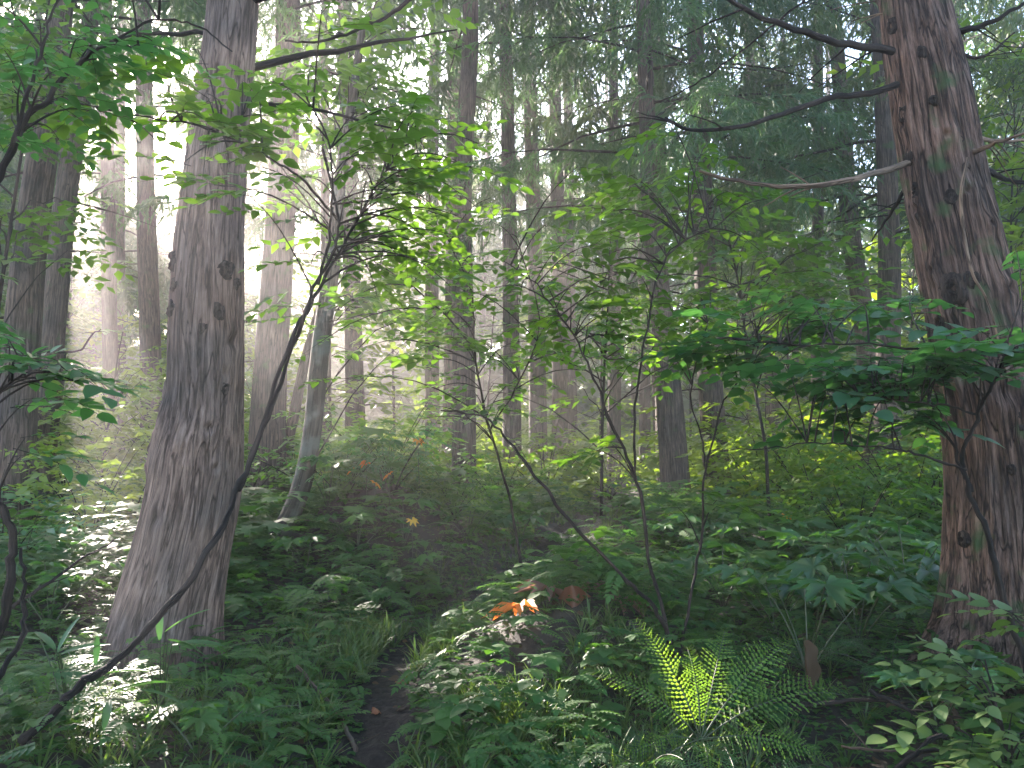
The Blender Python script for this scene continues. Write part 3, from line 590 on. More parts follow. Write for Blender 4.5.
# ------------------------------------------------------------------ broadleaf saplings and shrubs of the foreground
def to_points(rows): return np.array([P(*a) for a in rows])
def shrub(name, label, cat, stems, regions, leafm='broad', tps=SPR, size=.40, radii=None, barkm='twig', group=None, root_at=None, cull=True, twr=1.0):
    """stems: list of (rows, r0, r1); regions: (px, py, y, rx px, ry px, ry depth, n)"""
    first = smooth(stems[0][0] if isinstance(stems[0][0], np.ndarray) else to_points(stems[0][0]), 5)
    base = first[0] if root_at is None else root_at
    root = thing(name, label, cat, base, group)
    allp = []; 
    for rows, r0, r1 in stems:
        pp = smooth(rows if isinstance(rows, np.ndarray) else to_points(rows), 6); pp[1:-1] += rng.normal(0, .0035, pp[1:-1].shape)
        nn = np.stack([fbm(np.stack([np.arange(len(pp))*.45+rng.random()*50, 0*pp[:, 0]+q_, 0*pp[:, 0]], -1), 3)-.47 for q_ in (1, 9, 17)], -1); nn[0] = 0; pp = pp+nn*.035*min(1, r0*80)
        g = Geo(); g.tube(pp, np.linspace(r0, r1, len(pp))*(1+.09*rng.normal(size=len(pp))), 8); g.build('stem', M[barkm], root); allp.append(pp[len(pp)//4:])
    allp = np.concatenate(allp)
    tw = Geo(); lf = Geo(); PP, YY, SS = [], [], []
    for (px, py, y, rx, ry, rd, n) in regions:
        cen = P(px, py, y); 
        for _ in range(n):
            u = rng.normal(0, .5, 3); u = u/max(1, np.linalg.norm(u)/1.2)
            q = cen+np.array([u[0]*rx/FPX*y, u[1]*rd, u[2]*ry/FPX*y])
            i = np.argmin(np.linalg.norm((allp-q)*np.array([1, 1, 1.6])+np.array([0, 0, .25]), axis=1)*rng.uniform(.6, 1.4, len(allp))); a = allp[i]; d = q-a; L = np.linalg.norm(d)
            if L < .12: continue
            t = np.linspace(0, 1, 7)[:, None]; side = np.cross(d/L, [0, 0, 1])
            pl = a+d*t+np.array([0, 0, 1])*(.12*L*np.sin(t*np.pi))+side*rng.normal(0, .06*L)*np.sin(t*np.pi)
            tw.tube(pl, np.linspace(.0045+.0025*min(L, 1.5), .0018, 7)*twr, 4)
            yaw = math.atan2(-d[0], d[1]); m_ = max(1, int(L/.45))
            for k_ in range(m_+1):
                f = 1-.55*k_/(m_+1) if k_ else 1.; w_ = pl[-1] if k_ == 0 else a+d*f+np.array([0, 0, 1])*(.12*L*math.sin(f*math.pi))
                PP.append(w_-np.array([d[0], d[1], 0])/L*.05); YY.append(yaw+(rng.normal(0, .5) if k_ == 0 else rng.choice([-1, 1])*rng.uniform(.5, 1.2))); SS.append(size*rng.uniform(.7, 1.25))
    PP = np.array(PP); YY = np.array(YY); SS = np.array(SS); ko = open_air(PP, .05, .7); PP, YY, SS = PP[ko], YY[ko], SS[ko]; n = len(PP); ti = rng.normal(-.05, .16, n); ro = rng.normal(0, .2, n); pick = rng.integers(0, len(tps), n)
    for j, tp in enumerate(tps):
        s = pick == j; F = frames(YY[s], ti[s], ro[s], SS[s]); lf.inst(tp, F, PP[s]); tw.inst(TWIG, F, PP[s])
    tw.build('twigs', M[barkm], root); lf.build('foliage', M[leafm], root)
    return root
# long bare leaning stem left of the path
shrub('sapling', 'sapling with one long dark leaning stem crossing in front of the thick flared trunk', 'sapling',
      [([(22, 742, 2.95), (60, 702, 3.0), (100, 672, 3.05), (150, 628, 3.15), (200, 565, 3.3), (232, 505, 3.45), (258, 440, 3.6), (285, 370, 3.8), (310, 300, 3.9), (332, 255, 4.0), (338, 215, 4.1), (322, 150, 4.2)], .018, .007),
       ([(238, 490, 3.5), (262, 430, 3.65), (292, 340, 3.85), (318, 290, 3.95), (345, 245, 4.1), (380, 180, 4.2), (420, 120, 4.3)], .013, .005),
       ([(318, 285, 3.9), (330, 230, 3.9), (330, 150, 3.9), (305, 90, 3.8)], .008, .004),
       ([(338, 220, 4.1), (300, 178, 3.9), (255, 150, 3.6), (210, 130, 3.4), (150, 117, 3.3), (85, 105, 3.2)], .007, .003)],
      [(225, 110, 3.4, 60, 35, .35, 9), (210, 165, 3.35, 45, 30, .3, 8), (330, 110, 3.9, 80, 50, .5, 9), (300, 60, 3.7, 90, 40, .4, 5), (120, 112, 3.3, 70, 12, .2, 7), (430, 160, 4.4, 70, 70, .6, 20), (360, 190, 4.3, 70, 60, .5, 13), (400, 250, 4.6, 80, 50, .5, 14)],
      leafm='broad', size=.31)
# upper left corner
shrub('sapling', 'dark sapling branch arching in from the top left corner with drooping leaves', 'sapling',
      [([(-60, 420, 2.7), (-35, 330, 2.7), (-10, 210, 2.7), (12, 150, 2.7), (40, 105, 2.75), (80, 62, 2.8), (110, 42, 2.8), (150, 52, 2.85)], .017, .005),
       ([(12, 150, 2.7), (30, 90, 2.7), (45, 40, 2.7), (60, -5, 2.7)], .008, .004), ([(110, 42, 2.8), (160, 20, 2.9), (200, 28, 3.0), (232, 52, 3.0)], .005, .003)],
      [(40, 20, 2.7, 60, 30, .3, 9), (30, 75, 2.7, 50, 25, .25, 5), (20, 120, 2.7, 40, 35, .25, 4), (140, 15, 2.9, 60, 14, .2, 3), (100, -40, 2.8, 100, 20, .3, 4)], leafm='broad_cool', size=.26, root_at=P(-60, 420, 2.7))
# thin sapling growing behind the arching stem, centre of the picture
shrub('sapling', 'leafy sapling spreading flat green sprays in front of the slender central trunk', 'sapling',
      [(np.array([Gpx(520, 7.2), P(520, 560, 7.1), P(510, 500, 6.9), P(490, 430, 6.5), P(475, 350, 6.2), P(470, 290, 6.0), P(440, 220, 5.8)]), .016, .005),
       ([(490, 430, 6.5), (520, 380, 6.1), (540, 320, 6.0), (520, 250, 5.9)], .008, .004), ([(476, 350, 6.2), (430, 300, 6.0), (380, 265, 5.8), (345, 250, 5.6)], .008, .003)],
      [(420, 280, 5.8, 100, 55, .7, 13), (480, 240, 5.9, 90, 50, .7, 13), (390, 350, 6.2, 100, 45, .7, 9), (500, 315, 6.1, 80, 50, .6, 10), (450, 390, 6.5, 110, 40, .7, 8), (540, 370, 6.3, 60, 35, .5, 7)], leafm='broad', size=.36)
# multi stemmed twiggy shrub behind the fern
B = Gpx(678, 4.6)
shrub('shrub', 'open many-stemmed shrub with thin dark stems fanning up behind the bright fern', 'shrub',
      [(np.array([B, P(668, 640, 4.6), P(650, 560, 4.6), P(636, 480, 4.65), P(610, 420, 4.7), P(590, 370, 4.75), P(570, 330, 4.8), P(540, 290, 4.9), P(505, 262, 5.0)]), .013, .004),
       (np.array([B, P(668, 635, 4.5), P(652, 605, 4.4), P(620, 575, 4.3), P(570, 520, 4.2), P(535, 475, 4.2), P(505, 435, 4.3), P(480, 415, 4.4), P(440, 410, 4.5)]), .015, .004),
       (np.array([B, P(682, 640, 4.7), P(697, 560, 4.8), P(706, 470, 4.8), P(722, 410, 4.8), P(745, 370, 4.8), P(762, 345, 4.9)]), .011, .003),
       (np.array([P(706, 470, 4.8), P(700, 430, 4.8), P(690, 400, 4.8), P(700, 350, 4.7), P(712, 310, 4.7)]), .006, .003),
       (np.array([P(636, 480, 4.65), P(634, 430, 4.6), P(642, 360, 4.5), P(652, 300, 4.5), P(672, 250, 4.5), P(720, 225, 4.5)]), .009, .003),
       (np.array([P(622, 445, 4.7), P(605, 410, 4.6), P(618, 380, 4.5), P(655, 345, 4.4)]), .005, .002)],
      [(560, 295, 4.9, 80, 40, .5, 9), (630, 250, 4.7, 90, 50, .6, 12), (700, 290, 4.8, 100, 45, .6, 12), (740, 345, 4.9, 70, 25, .4, 7), (690, 200, 4.7, 80, 30, .5, 8), (620, 320, 4.7, 50, 25, .3, 6), (600, 445, 4.7, 25, 20, .2, 3), (640, 160, 4.9, 70, 25, .4, 8), (700, 505, 4.8, 25, 12, .2, 3)],
      leafm='broad', size=.34)
# right shrub in front of the red tree
B = P(1010, 640, 3.9)
shrub('shrub', 'shrub with broad blue-green leaves spread in front of the reddish trunk on the right', 'shrub',
      [([(1035, 700, 3.8), (1005, 600, 3.8), (985, 530, 3.8), (968, 485, 3.8), (963, 462, 3.8), (975, 420, 3.75), (995, 380, 3.7), (1006, 365, 3.7), (1030, 345, 3.6)], .016, .006),
       ([(972, 492, 3.8), (958, 462, 3.8), (954, 435, 3.8)], .009, .004),
       ([(966, 470, 3.8), (930, 458, 3.8), (900, 450, 3.85), (860, 446, 3.9), (815, 443, 4.0), (760, 448, 4.1), (715, 450, 4.2)], .007, .002),
       ([(978, 415, 3.75), (940, 405, 3.75), (900, 400, 3.8), (860, 395, 3.9)], .006, .003), ([(1000, 372, 3.7), (940, 352, 3.8), (870, 345, 4.0), (800, 345, 4.2), (740, 340, 4.4)], .008, .003)],
      [(950, 365, 3.8, 80, 22, .3, 14), (900, 385, 3.9, 70, 25, .3, 14), (840, 375, 4.1, 80, 25, .4, 16), (760, 345, 4.4, 80, 22, .4, 14), (870, 415, 4.0, 60, 15, .3, 6), (1000, 345, 3.6, 50, 25, .3, 10), (800, 320, 4.4, 70, 25, .4, 10), (1010, 250, 3.8, 25, 8, .2, 2), (840, 300, 4.6, 60, 25, .4, 8)],
      leafm='broad_cool', tps=SPRW, size=.36, root_at=P(1035, 700, 3.8))
# bottom right corner: round light leaves
shrub('shrub', 'low shrub with rounded light green leaves in the bottom right corner', 'shrub',
      [(np.array([P(1040, 860, 2.9), P(1010, 780, 2.9), P(1000, 720, 2.9), P(985, 660, 2.95)]), .006, .003), (np.array([P(1060, 840, 2.8), P(1045, 740, 2.8), P(1030, 640, 2.8), P(1010, 615, 2.8)]), .006, .003)],
      [(985, 670, 2.95, 40, 18, .15, 5), (1000, 720, 2.9, 40, 20, .15, 5), (1015, 750, 2.8, 40, 20, .15, 5), (1015, 620, 2.85, 20, 10, .1, 2), (950, 665, 3.0, 25, 12, .1, 2)], leafm='grass', tps=SPRW, size=.26, root_at=P(1040, 860, 2.9))
# left edge
shrub('shrub', 'shrub at the left edge with blue-green sprays and a few drooping yellow-green leaves', 'shrub',
      [([(-30, 700, 2.9), (5, 610, 2.9), (12, 560, 2.9), (8, 520, 2.9), (-6, 480, 2.9), (-20, 420, 2.9), (-30, 380, 2.9)], .019, .009), ([(-10, 690, 2.7), (20, 640, 2.75), (25, 590, 2.8), (21, 548, 2.8)], .011, .006), ([(-20, 420, 2.9), (0, 390, 2.9), (40, 372, 2.95), (75, 380, 3.0)], .006, .003)],
      [(15, 365, 2.9, 30, 16, .15, 5), (45, 375, 2.95, 30, 12, .15, 4), (0, 340, 2.9, 20, 12, .2, 3), (20, 440, 2.9, 14, 50, .1, 3)], leafm='broad_cool', size=.30, root_at=P(-30, 700, 2.9))
# crown of the mossy tree and a few understorey trees further in
def leafy_top(root, stem, z_lo, regions, leafm, tps, size):
    tw = Geo(); lf = Geo(); PP, YY, SS = [], [], []
    for (px, py, y, rx, ry, rd, n) in regions:
        cen = P(px, py, y)
        for _ in range(n):
            u = rng.normal(0, .5, 3); q = cen+np.array([u[0]*rx/FPX*y, u[1]*rd, u[2]*ry/FPX*y]); a = stem[np.argmin(np.linalg.norm(stem-q+np.array([0, 0, .4]), axis=1)*rng.uniform(.55, 1.45, len(stem)))]
            if not open_air([q], .05)[0]: continue
            d = q-a; L = np.linalg.norm(d); t = np.linspace(0, 1, 6)[:, None]; pl = a+d*t+np.array([0, 0, 1])*.12*L*np.sin(t*np.pi)
            pl = pl+rng.normal(0, .03, pl.shape)*t*(1-t)*4; tw.tube(pl, np.linspace(.011, .003, 6), 4); yaw = math.atan2(-d[0], d[1])
            for k_ in range(5):
                f = 1-.12*k_; PP.append(a+d*f+np.array([0, 0, .12*L*math.sin(f*3.14)])+rng.normal(0, .12, 3)); YY.append(yaw+rng.normal(0, .9)); SS.append(size*rng.uniform(.7, 1.3))
    PP = np.array(PP); YY = np.array(YY); SS = np.array(SS); k = open_air(PP, .05); PP, YY, SS = PP[k], YY[k], SS[k]; n = len(PP)
    F = frames(YY, rng.normal(-.05, .2, n), rng.normal(0, .25, n), SS); pick = rng.integers(0, len(tps), n)
    for j, tp in enumerate(tps): lf.inst(tp, F[pick == j], PP[pick == j])
    tw.build('branches', M['twig'], root); lf.build('crown', M[leafm], root)
leafy_top(mossR, smooth(mossP, 4)[10:], 2, [(340, 220, 8.6, 80, 60, 1., 14), (350, 120, 8.8, 90, 60, 1., 15), (340, 40, 8.8, 100, 50, 1., 12), (300, 320, 8.4, 50, 40, .8, 8), (400, 330, 9.0, 60, 40, .8, 10)], 'broad', SPR_LO, .6)
def under_tree(label, px, y, lean, H, regs, leafm, size=.6, w_=.026):
    b = Gpx(px, y); root = thing('young_tree', label, 'tree', b)
    pts = [b-np.array([0, 0, .15])]+[b+np.array([lean*f**1.5, rng.normal(0, .05), H*f]) for f in np.linspace(.1, 1, 7)]
    g = Geo(); pp = smooth(pts, 4); g.tube(pp, np.linspace(w_, .008, len(pp)), 8); g.build('trunk', M['twig'], root)
    leafy_top(root, pp[6:], 1, regs, leafm, SPR_LO, size)
under_tree('young broadleaf tree with layered leaves right of the misty central trunk', 770, 9.5, -.6, 4.5, [(740, 240, 9.5, 110, 45, 1., 15), (800, 300, 9.5, 90, 45, 1., 13), (720, 310, 9.5, 70, 30, .8, 6)], 'broad')
under_tree('young tree with pale yellow-green leaves behind the red tree at the right edge', 1010, 11, .3, 7, [(1020, 80, 11, 50, 80, 1.2, 26), (1010, 200, 11, 50, 60, 1.2, 22), (1010, 290, 11, 40, 50, 1., 14)], 'sunny', .7)
under_tree('young tree with bright leaves filling the gap between the right trunks and the red tree', 915, 17, .2, 7, [(925, 250, 17, 60, 60, 1.5, 20), (910, 330, 17, 60, 40, 1.5, 18)], 'sunny', .9)
under_tree('small broadleaf tree spreading behind the centre sapling', 600, 10.5, .2, 4.2, [(590, 300, 10.5, 90, 50, 1.2, 12), (560, 370, 10.5, 90, 35, 1., 8), (640, 350, 10.5, 60, 30, 1., 5)], 'broad')
under_tree('broadleaf tree at the top left behind the arching branch', -20, 7.5, .5, 6.5, [(20, 60, 7.5, 70, 60, 1., 22), (0, 200, 7.5, 50, 60, .8, 10)], 'broad', .55)
under_tree('leafy young tree low in the sunlit hollow left of the thick flared tree', 100, 12, .3, 2.8, [(110, 370, 12, 70, 40, 1., 18), (90, 430, 12, 70, 30, 1., 14)], 'sunny', .55)

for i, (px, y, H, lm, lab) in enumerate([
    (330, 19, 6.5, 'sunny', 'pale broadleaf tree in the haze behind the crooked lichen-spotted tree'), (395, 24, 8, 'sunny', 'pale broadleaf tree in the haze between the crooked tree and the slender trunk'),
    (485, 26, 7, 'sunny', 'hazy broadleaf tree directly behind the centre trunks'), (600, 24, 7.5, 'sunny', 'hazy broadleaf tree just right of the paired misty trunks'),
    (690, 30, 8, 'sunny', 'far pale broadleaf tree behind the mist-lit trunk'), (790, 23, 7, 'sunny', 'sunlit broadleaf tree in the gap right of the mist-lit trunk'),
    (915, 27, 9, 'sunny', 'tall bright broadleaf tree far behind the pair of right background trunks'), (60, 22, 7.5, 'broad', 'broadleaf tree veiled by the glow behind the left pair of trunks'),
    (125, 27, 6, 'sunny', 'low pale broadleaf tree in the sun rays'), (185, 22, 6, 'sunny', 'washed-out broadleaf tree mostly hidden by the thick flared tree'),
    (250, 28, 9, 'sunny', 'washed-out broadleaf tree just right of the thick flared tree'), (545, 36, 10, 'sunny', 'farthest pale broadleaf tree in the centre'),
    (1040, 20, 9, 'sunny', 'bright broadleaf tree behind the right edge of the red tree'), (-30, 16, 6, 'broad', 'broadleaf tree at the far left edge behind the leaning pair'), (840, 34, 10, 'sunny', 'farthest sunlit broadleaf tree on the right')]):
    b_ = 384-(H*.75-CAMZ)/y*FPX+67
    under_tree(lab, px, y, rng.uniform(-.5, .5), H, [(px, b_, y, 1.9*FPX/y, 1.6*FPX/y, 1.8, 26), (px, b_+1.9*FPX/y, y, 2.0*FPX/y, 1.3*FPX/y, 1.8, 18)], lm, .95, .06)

# ------------------------------------------------------------------ bushes of the middle distance, each one a thing
def bush_proto(seed, n=110, R0=.7, H=1.1, leaf=LO, ls=.10):
    r = np.random.default_rng(seed); st = Geo(); lf = Geo(); T = []; Y = []
    for k in range(9):
        az = r.uniform(0, 6.28); L = R0*r.uniform(.5, 1.1); h_ = H*r.uniform(.6, 1.1); t = np.linspace(0, 1, 7)[:, None]
        p = np.concatenate([np.sin(az)*L*t**1.4, np.cos(az)*L*t**1.4, h_*t-.1*h_*t**3], 1); st.tube(p, np.linspace(.010, .003, 7), 4)
        for j in range(n//9):
            f = r.uniform(.35, 1.05); q = np.array([np.interp(f, t[:, 0], p[:, i]) for i in range(3)])+r.normal(0, .10, 3); T.append(q); Y.append(-az+r.normal(0, 1.0))
    T = np.array(T); n = len(T); F = frames(Y, r.normal(0, .2, n), r.normal(0, .25, n), .34*r.uniform(.7, 1.3, n)*R0/.7)
    tp = SPR_LO[seed % 3]; lf.inst(tp, F, T, r.random(n)); return st, lf
BUSH = []
def bush_obj(i):
    if i >= len(BUSH):
        st, lf = bush_proto(60+i, R0=[.7, .9, .6][i % 3], H=[1.0, 1.5, .8][i % 3]); BUSH.append((st.build('stem', M['twig']), {}, lf))
def bush(label, px, y, kind, leafm, s=1., group=None, dx=0):
    st, lf = bush_proto(60+kind, R0=[.7, .9, .6][kind % 3], H=[1.0, 1.5, .8][kind % 3])
    b = Gpx(px, y); root = thing('bush', label, 'bush', b, group); key = (kind, leafm)
    if key not in BK:
        root['_o'] = [0, 0, 0]; a = st.build('stem', M['twig'], root); c_ = lf.build('foliage', M[leafm], root); BK[key] = (a, c_)
    else:
        for o in BK[key]: d = o.copy(); COL.objects.link(d); d.parent = root
    s *= 1.3 if y > 9 else 1.1; root.scale = (s, s, s*rng.uniform(.85, 1.15)); root.rotation_euler = (0, 0, rng.uniform(0, 6.28)); return root
BK = {}
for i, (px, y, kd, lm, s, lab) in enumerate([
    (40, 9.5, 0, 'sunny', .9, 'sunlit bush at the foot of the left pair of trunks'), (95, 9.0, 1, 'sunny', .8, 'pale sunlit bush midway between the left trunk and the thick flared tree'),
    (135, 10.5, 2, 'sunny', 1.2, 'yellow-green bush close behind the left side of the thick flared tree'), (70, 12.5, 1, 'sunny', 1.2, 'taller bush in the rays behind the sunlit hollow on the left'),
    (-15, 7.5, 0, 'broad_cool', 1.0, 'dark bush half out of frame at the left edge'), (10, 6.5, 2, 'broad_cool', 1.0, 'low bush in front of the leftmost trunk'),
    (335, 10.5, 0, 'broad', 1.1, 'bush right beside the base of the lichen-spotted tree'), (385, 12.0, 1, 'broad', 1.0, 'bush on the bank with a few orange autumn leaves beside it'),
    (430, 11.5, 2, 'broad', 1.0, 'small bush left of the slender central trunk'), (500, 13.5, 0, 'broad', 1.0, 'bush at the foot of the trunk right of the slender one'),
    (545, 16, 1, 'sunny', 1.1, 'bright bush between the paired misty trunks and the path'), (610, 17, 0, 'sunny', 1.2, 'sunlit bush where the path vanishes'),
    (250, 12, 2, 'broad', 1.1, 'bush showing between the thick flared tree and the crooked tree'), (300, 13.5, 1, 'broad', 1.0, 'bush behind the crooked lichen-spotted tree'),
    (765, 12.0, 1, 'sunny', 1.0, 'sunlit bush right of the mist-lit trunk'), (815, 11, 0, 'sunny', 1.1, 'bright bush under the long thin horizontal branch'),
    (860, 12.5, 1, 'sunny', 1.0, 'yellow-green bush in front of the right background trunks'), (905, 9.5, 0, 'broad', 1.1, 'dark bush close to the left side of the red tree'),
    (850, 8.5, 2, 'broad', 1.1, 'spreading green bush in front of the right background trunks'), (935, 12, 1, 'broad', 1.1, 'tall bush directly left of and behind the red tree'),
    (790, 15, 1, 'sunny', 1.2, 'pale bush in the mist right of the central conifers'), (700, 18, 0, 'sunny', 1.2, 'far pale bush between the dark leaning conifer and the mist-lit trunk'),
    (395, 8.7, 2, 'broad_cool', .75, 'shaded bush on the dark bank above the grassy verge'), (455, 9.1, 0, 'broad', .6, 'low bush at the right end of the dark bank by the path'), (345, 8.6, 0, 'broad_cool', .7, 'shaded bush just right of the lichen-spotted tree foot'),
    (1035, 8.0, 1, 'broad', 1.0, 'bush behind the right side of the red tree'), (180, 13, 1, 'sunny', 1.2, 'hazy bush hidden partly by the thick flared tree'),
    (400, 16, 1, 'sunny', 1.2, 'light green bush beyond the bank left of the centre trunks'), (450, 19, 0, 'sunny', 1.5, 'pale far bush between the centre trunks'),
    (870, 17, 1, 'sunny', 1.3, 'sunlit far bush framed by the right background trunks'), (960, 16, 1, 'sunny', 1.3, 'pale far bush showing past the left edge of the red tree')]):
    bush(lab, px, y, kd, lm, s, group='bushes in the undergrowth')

# ------------------------------------------------------------------ ferns
def fern(label, loc, n, L, tp, mname='fern', arch=.55, yaw0=0, spread=6.28, tilt=.15, name='fern', group='ferns', rn=None):
    root = thing(name, label, 'fern', loc, group)
    ax = frond_axis(1, arch)
    for i in range(n if isinstance(n, int) else len(n)):
        if isinstance(n, int): F = frames([yaw0+spread*(i/n)+rng.normal(0, .12)], [tilt+rng.normal(0, .12)], [rng.normal(0, .1)], [L*rng.uniform(.8, 1.12)])
        else: F = frames([R_(n[i][0])], [n[i][1]], [n[i][3]], [n[i][2]])
        g = Geo(); g.inst(tp, F, [loc], None if rn is None else np.array([rn])); p = ax@F[0].T+loc; g.tube(p, np.linspace(.005, .0015, len(p)), 4, m=1)
        g.build('frond', [M[mname], M['greenstem']], root)
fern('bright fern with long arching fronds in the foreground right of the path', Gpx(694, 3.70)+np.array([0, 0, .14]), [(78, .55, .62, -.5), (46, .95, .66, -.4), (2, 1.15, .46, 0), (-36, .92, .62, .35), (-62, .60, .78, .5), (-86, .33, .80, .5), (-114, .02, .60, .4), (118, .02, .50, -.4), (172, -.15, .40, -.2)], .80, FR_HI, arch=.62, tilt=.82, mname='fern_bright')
for px, y, n, L, lab in [(735, 3.3, 8, .5, 'dark fern at the bottom edge below the bright fern'), (640, 3.5, 7, .42, 'small fern low at the bottom edge left of the bright fern'), (800, 4.9, 8, .5, 'fern under the broad lobed leaves right of the bright fern'),
                         (880, 4.6, 8, .5, 'fern close to the roots of the red tree'), (850, 6.2, 8, .55, 'shaded fern behind the broad lobed leaves'), (760, 6.6, 8, .5, 'mid-distance fern behind the many-stemmed shrub'),
                         (690, 7.5, 8, .5, 'fern beside the upper path bend'), (820, 8.5, 8, .55, 'fern in the green slope towards the right trunks'), (935, 5.6, 8, .5, 'fern tucked against the left root of the red tree'),
                         (600, 4.5, 6, .30, 'little fern on the mossy mound'), (140, 3.5, 7, .42, 'fern at the bottom left below the bare leaning stem'), (250, 3.7, 7, .36, 'small fern left of the path at the bottom'),
                         (300, 6.2, 7, .42, 'fern right of the thick flared trunk on the slope'), (340, 8.2, 8, .45, 'fern on the dark bank left of the path'), (90, 4.4, 7, .45, 'fern among broad leaves left of the thick flared base'),
                         (420, 9.0, 8, .45, 'fern crowning the bank above the path'), (35, 4.0, 7, .45, 'fern near the dark stems at the left edge'), (560, 9.5, 7, .4, 'fern on the right verge where the path climbs')]:
    fern(lab, Gpx(px, y)+np.array([0, 0, .03]), n, L, FR_HI if y < 5 else FR_LO, arch=rng.uniform(.45, .6), tilt=rng.uniform(.15, .4), mname='fern' if px > 500 else 'herb')

# ------------------------------------------------------------------ broad lobed plants
def lobed(label, loc, stalks, mname='herb', s=.36, group='plants with broad lobed leaves', name='lobed_plant'):
    root = thing(name, label, 'plant', loc, group)
    g = Geo()
    for (dx, dy, h_, sz) in stalks:
        tip = np.array(loc)+np.array([dx, dy, h_]); t = np.linspace(0, 1, 7)[:, None]; p = np.array(loc)+np.concatenate([dx*t**1.6, dy*t**1.6, h_*t], 1)
        g.tube(p, np.linspace(.006, .0035, 7), 5)
        l = Geo(); l.inst(PALM, frames([math.atan2(-dx, dy)+rng.normal(0, .4)], [rng.normal(-.12, .1)], [rng.normal(0, .12)], [sz]), [tip])
        l.build('leaf', M[mname], root)
    g.build('stem', M['greenstem'], root)
def auto_stalks(n, R0, H, s):
    out = []
    for i in range(n): a = i*2.4+rng.uniform(-.4, .4); r = R0*math.sqrt((i+.5)/n); out.append((r*math.sin(a), r*math.cos(a), H*rng.uniform(.75, 1.1), s*rng.uniform(.75, 1.2)))
    return out
for px, y, n, R0, H, s, lab in [
    (800, 4.7, 7, .42, .62, .40, 'broad lobed plant above the hanging brown leaf'), (850, 5.2, 7, .45, .60, .42, 'broad lobed plant left of the red tree roots'), (770, 5.6, 6, .45, .55, .40, 'broad lobed plant just behind the many-stemmed shrub'),
    (720, 6.5, 6, .45, .50, .38, 'broad lobed plant right of the rust-coloured leaves'), (900, 5.9, 6, .45, .60, .38, 'broad lobed plant nearest the red tree in the green slope'), (830, 6.8, 7, .5, .60, .38, 'broad lobed plant in the middle of the green slope'),
    (760, 8.0, 7, .5, .55, .38, 'broad lobed plant in the slope below the mist-lit trunk'), (690, 8.5, 6, .5, .5, .36, 'broad lobed plant right of the upper path'), (880, 8.0, 7, .5, .65, .38, 'broad lobed plant under the background trunk on the right'),
    (330, 8.6, 7, .5, .60, .40, 'broad lobed plant below the crooked lichen-spotted tree'), (385, 8.8, 6, .45, .50, .36, 'broad lobed plant on the dark bank'), (440, 9.2, 6, .45, .45, .36, 'broad lobed plant on the right shoulder of the dark bank'),
    (405, 8.1, 6, .42, .50, .34, 'broad lobed plant half way up the dark bank'), (468, 8.5, 5, .40, .42, .32, 'broad lobed plant on the bank nearest the path'), (360, 7.9, 5, .40, .46, .34, 'broad lobed plant at the left foot of the dark bank'), (440, 7.7, 5, .36, .34, .30, 'low lobed plant where the grassy verge meets the bank'), (520, 9.3, 5, .40, .36, .32, 'broad lobed plant behind the mound beside the climbing path'),
    (310, 7.4, 5, .35, .40, .32, 'broad lobed plant at the foot of the dark bank'), (640, 5.6, 5, .35, .36, .34, 'broad lobed plant behind the mossy mound'), (60, 5.2, 6, .45, .50, .32, 'broad lobed plant left of the thick flared base'),
    (30, 6.8, 6, .5, .6, .34, 'broad lobed plant further back at the left edge'), (925, 3.8, 5, .3, .38, .28, 'broad lobed plant beside the fallen twigs at lower right'), (210, 3.3, 4, .22, .22, .20, 'low lobed plant near the bottom left of the path')]:
    lobed(lab, Gpx(px, y), auto_stalks(n, R0, H, s), 'herb' if px < 500 else 'fern')

# ------------------------------------------------------------------ bamboo grass with long blades in front of the left tree
def bamboo(label, base, blades, mname='fern'):
    root = thing('bamboo_grass', label, 'plant', base, 'bamboo grass clumps by the left tree'); g = Geo()
    for (px, py, y, yawd, tilt, L) in blades:
        tip = P(px, py, y); t = np.linspace(0, 1, 6)[:, None]; p = base+(tip-base)*t; p[:, 2] += .04*np.sin(t[:, 0]*3); g.tube(p, np.linspace(.004, .002, 6), 5)
        l = Geo(); l.inst(lance(8, .095, .22), frames([R_(yawd)], [R_(tilt)], [rng.normal(0, .3)], [L]), [tip]); l.build('leaf', M[mname], root)
    g.build('stem', M['greenstem'], root)
bamboo('bamboo grass with long blue-green blades in front of the thick flared base', P(160, 730, 3.5), [(165, 632, 3.4, -75, 38, .20), (168, 640, 3.4, -95, -8, .20), (172, 645, 3.4, -82, 8, .22), (160, 640, 3.45, 30, 55, .16), (150, 672, 3.3, 95, 10, .2), (150, 700, 3.3, 110, -5, .18), (120, 690, 3.2, -60, 12, .2), (140, 690, 3.2, -80, -10, .18), (110, 700, 3.1, -160, -15, .16)])
bamboo('upright light green blades at the lower left by the dark stems', P(70, 740, 3.3), [(55, 650, 3.2, 60, 30, .17), (58, 652, 3.2, -20, 65, .15), (60, 655, 3.2, -70, 20, .18), (95, 665, 3.2, 20, 60, .13), (40, 640, 3.3, 100, 15, .15)])

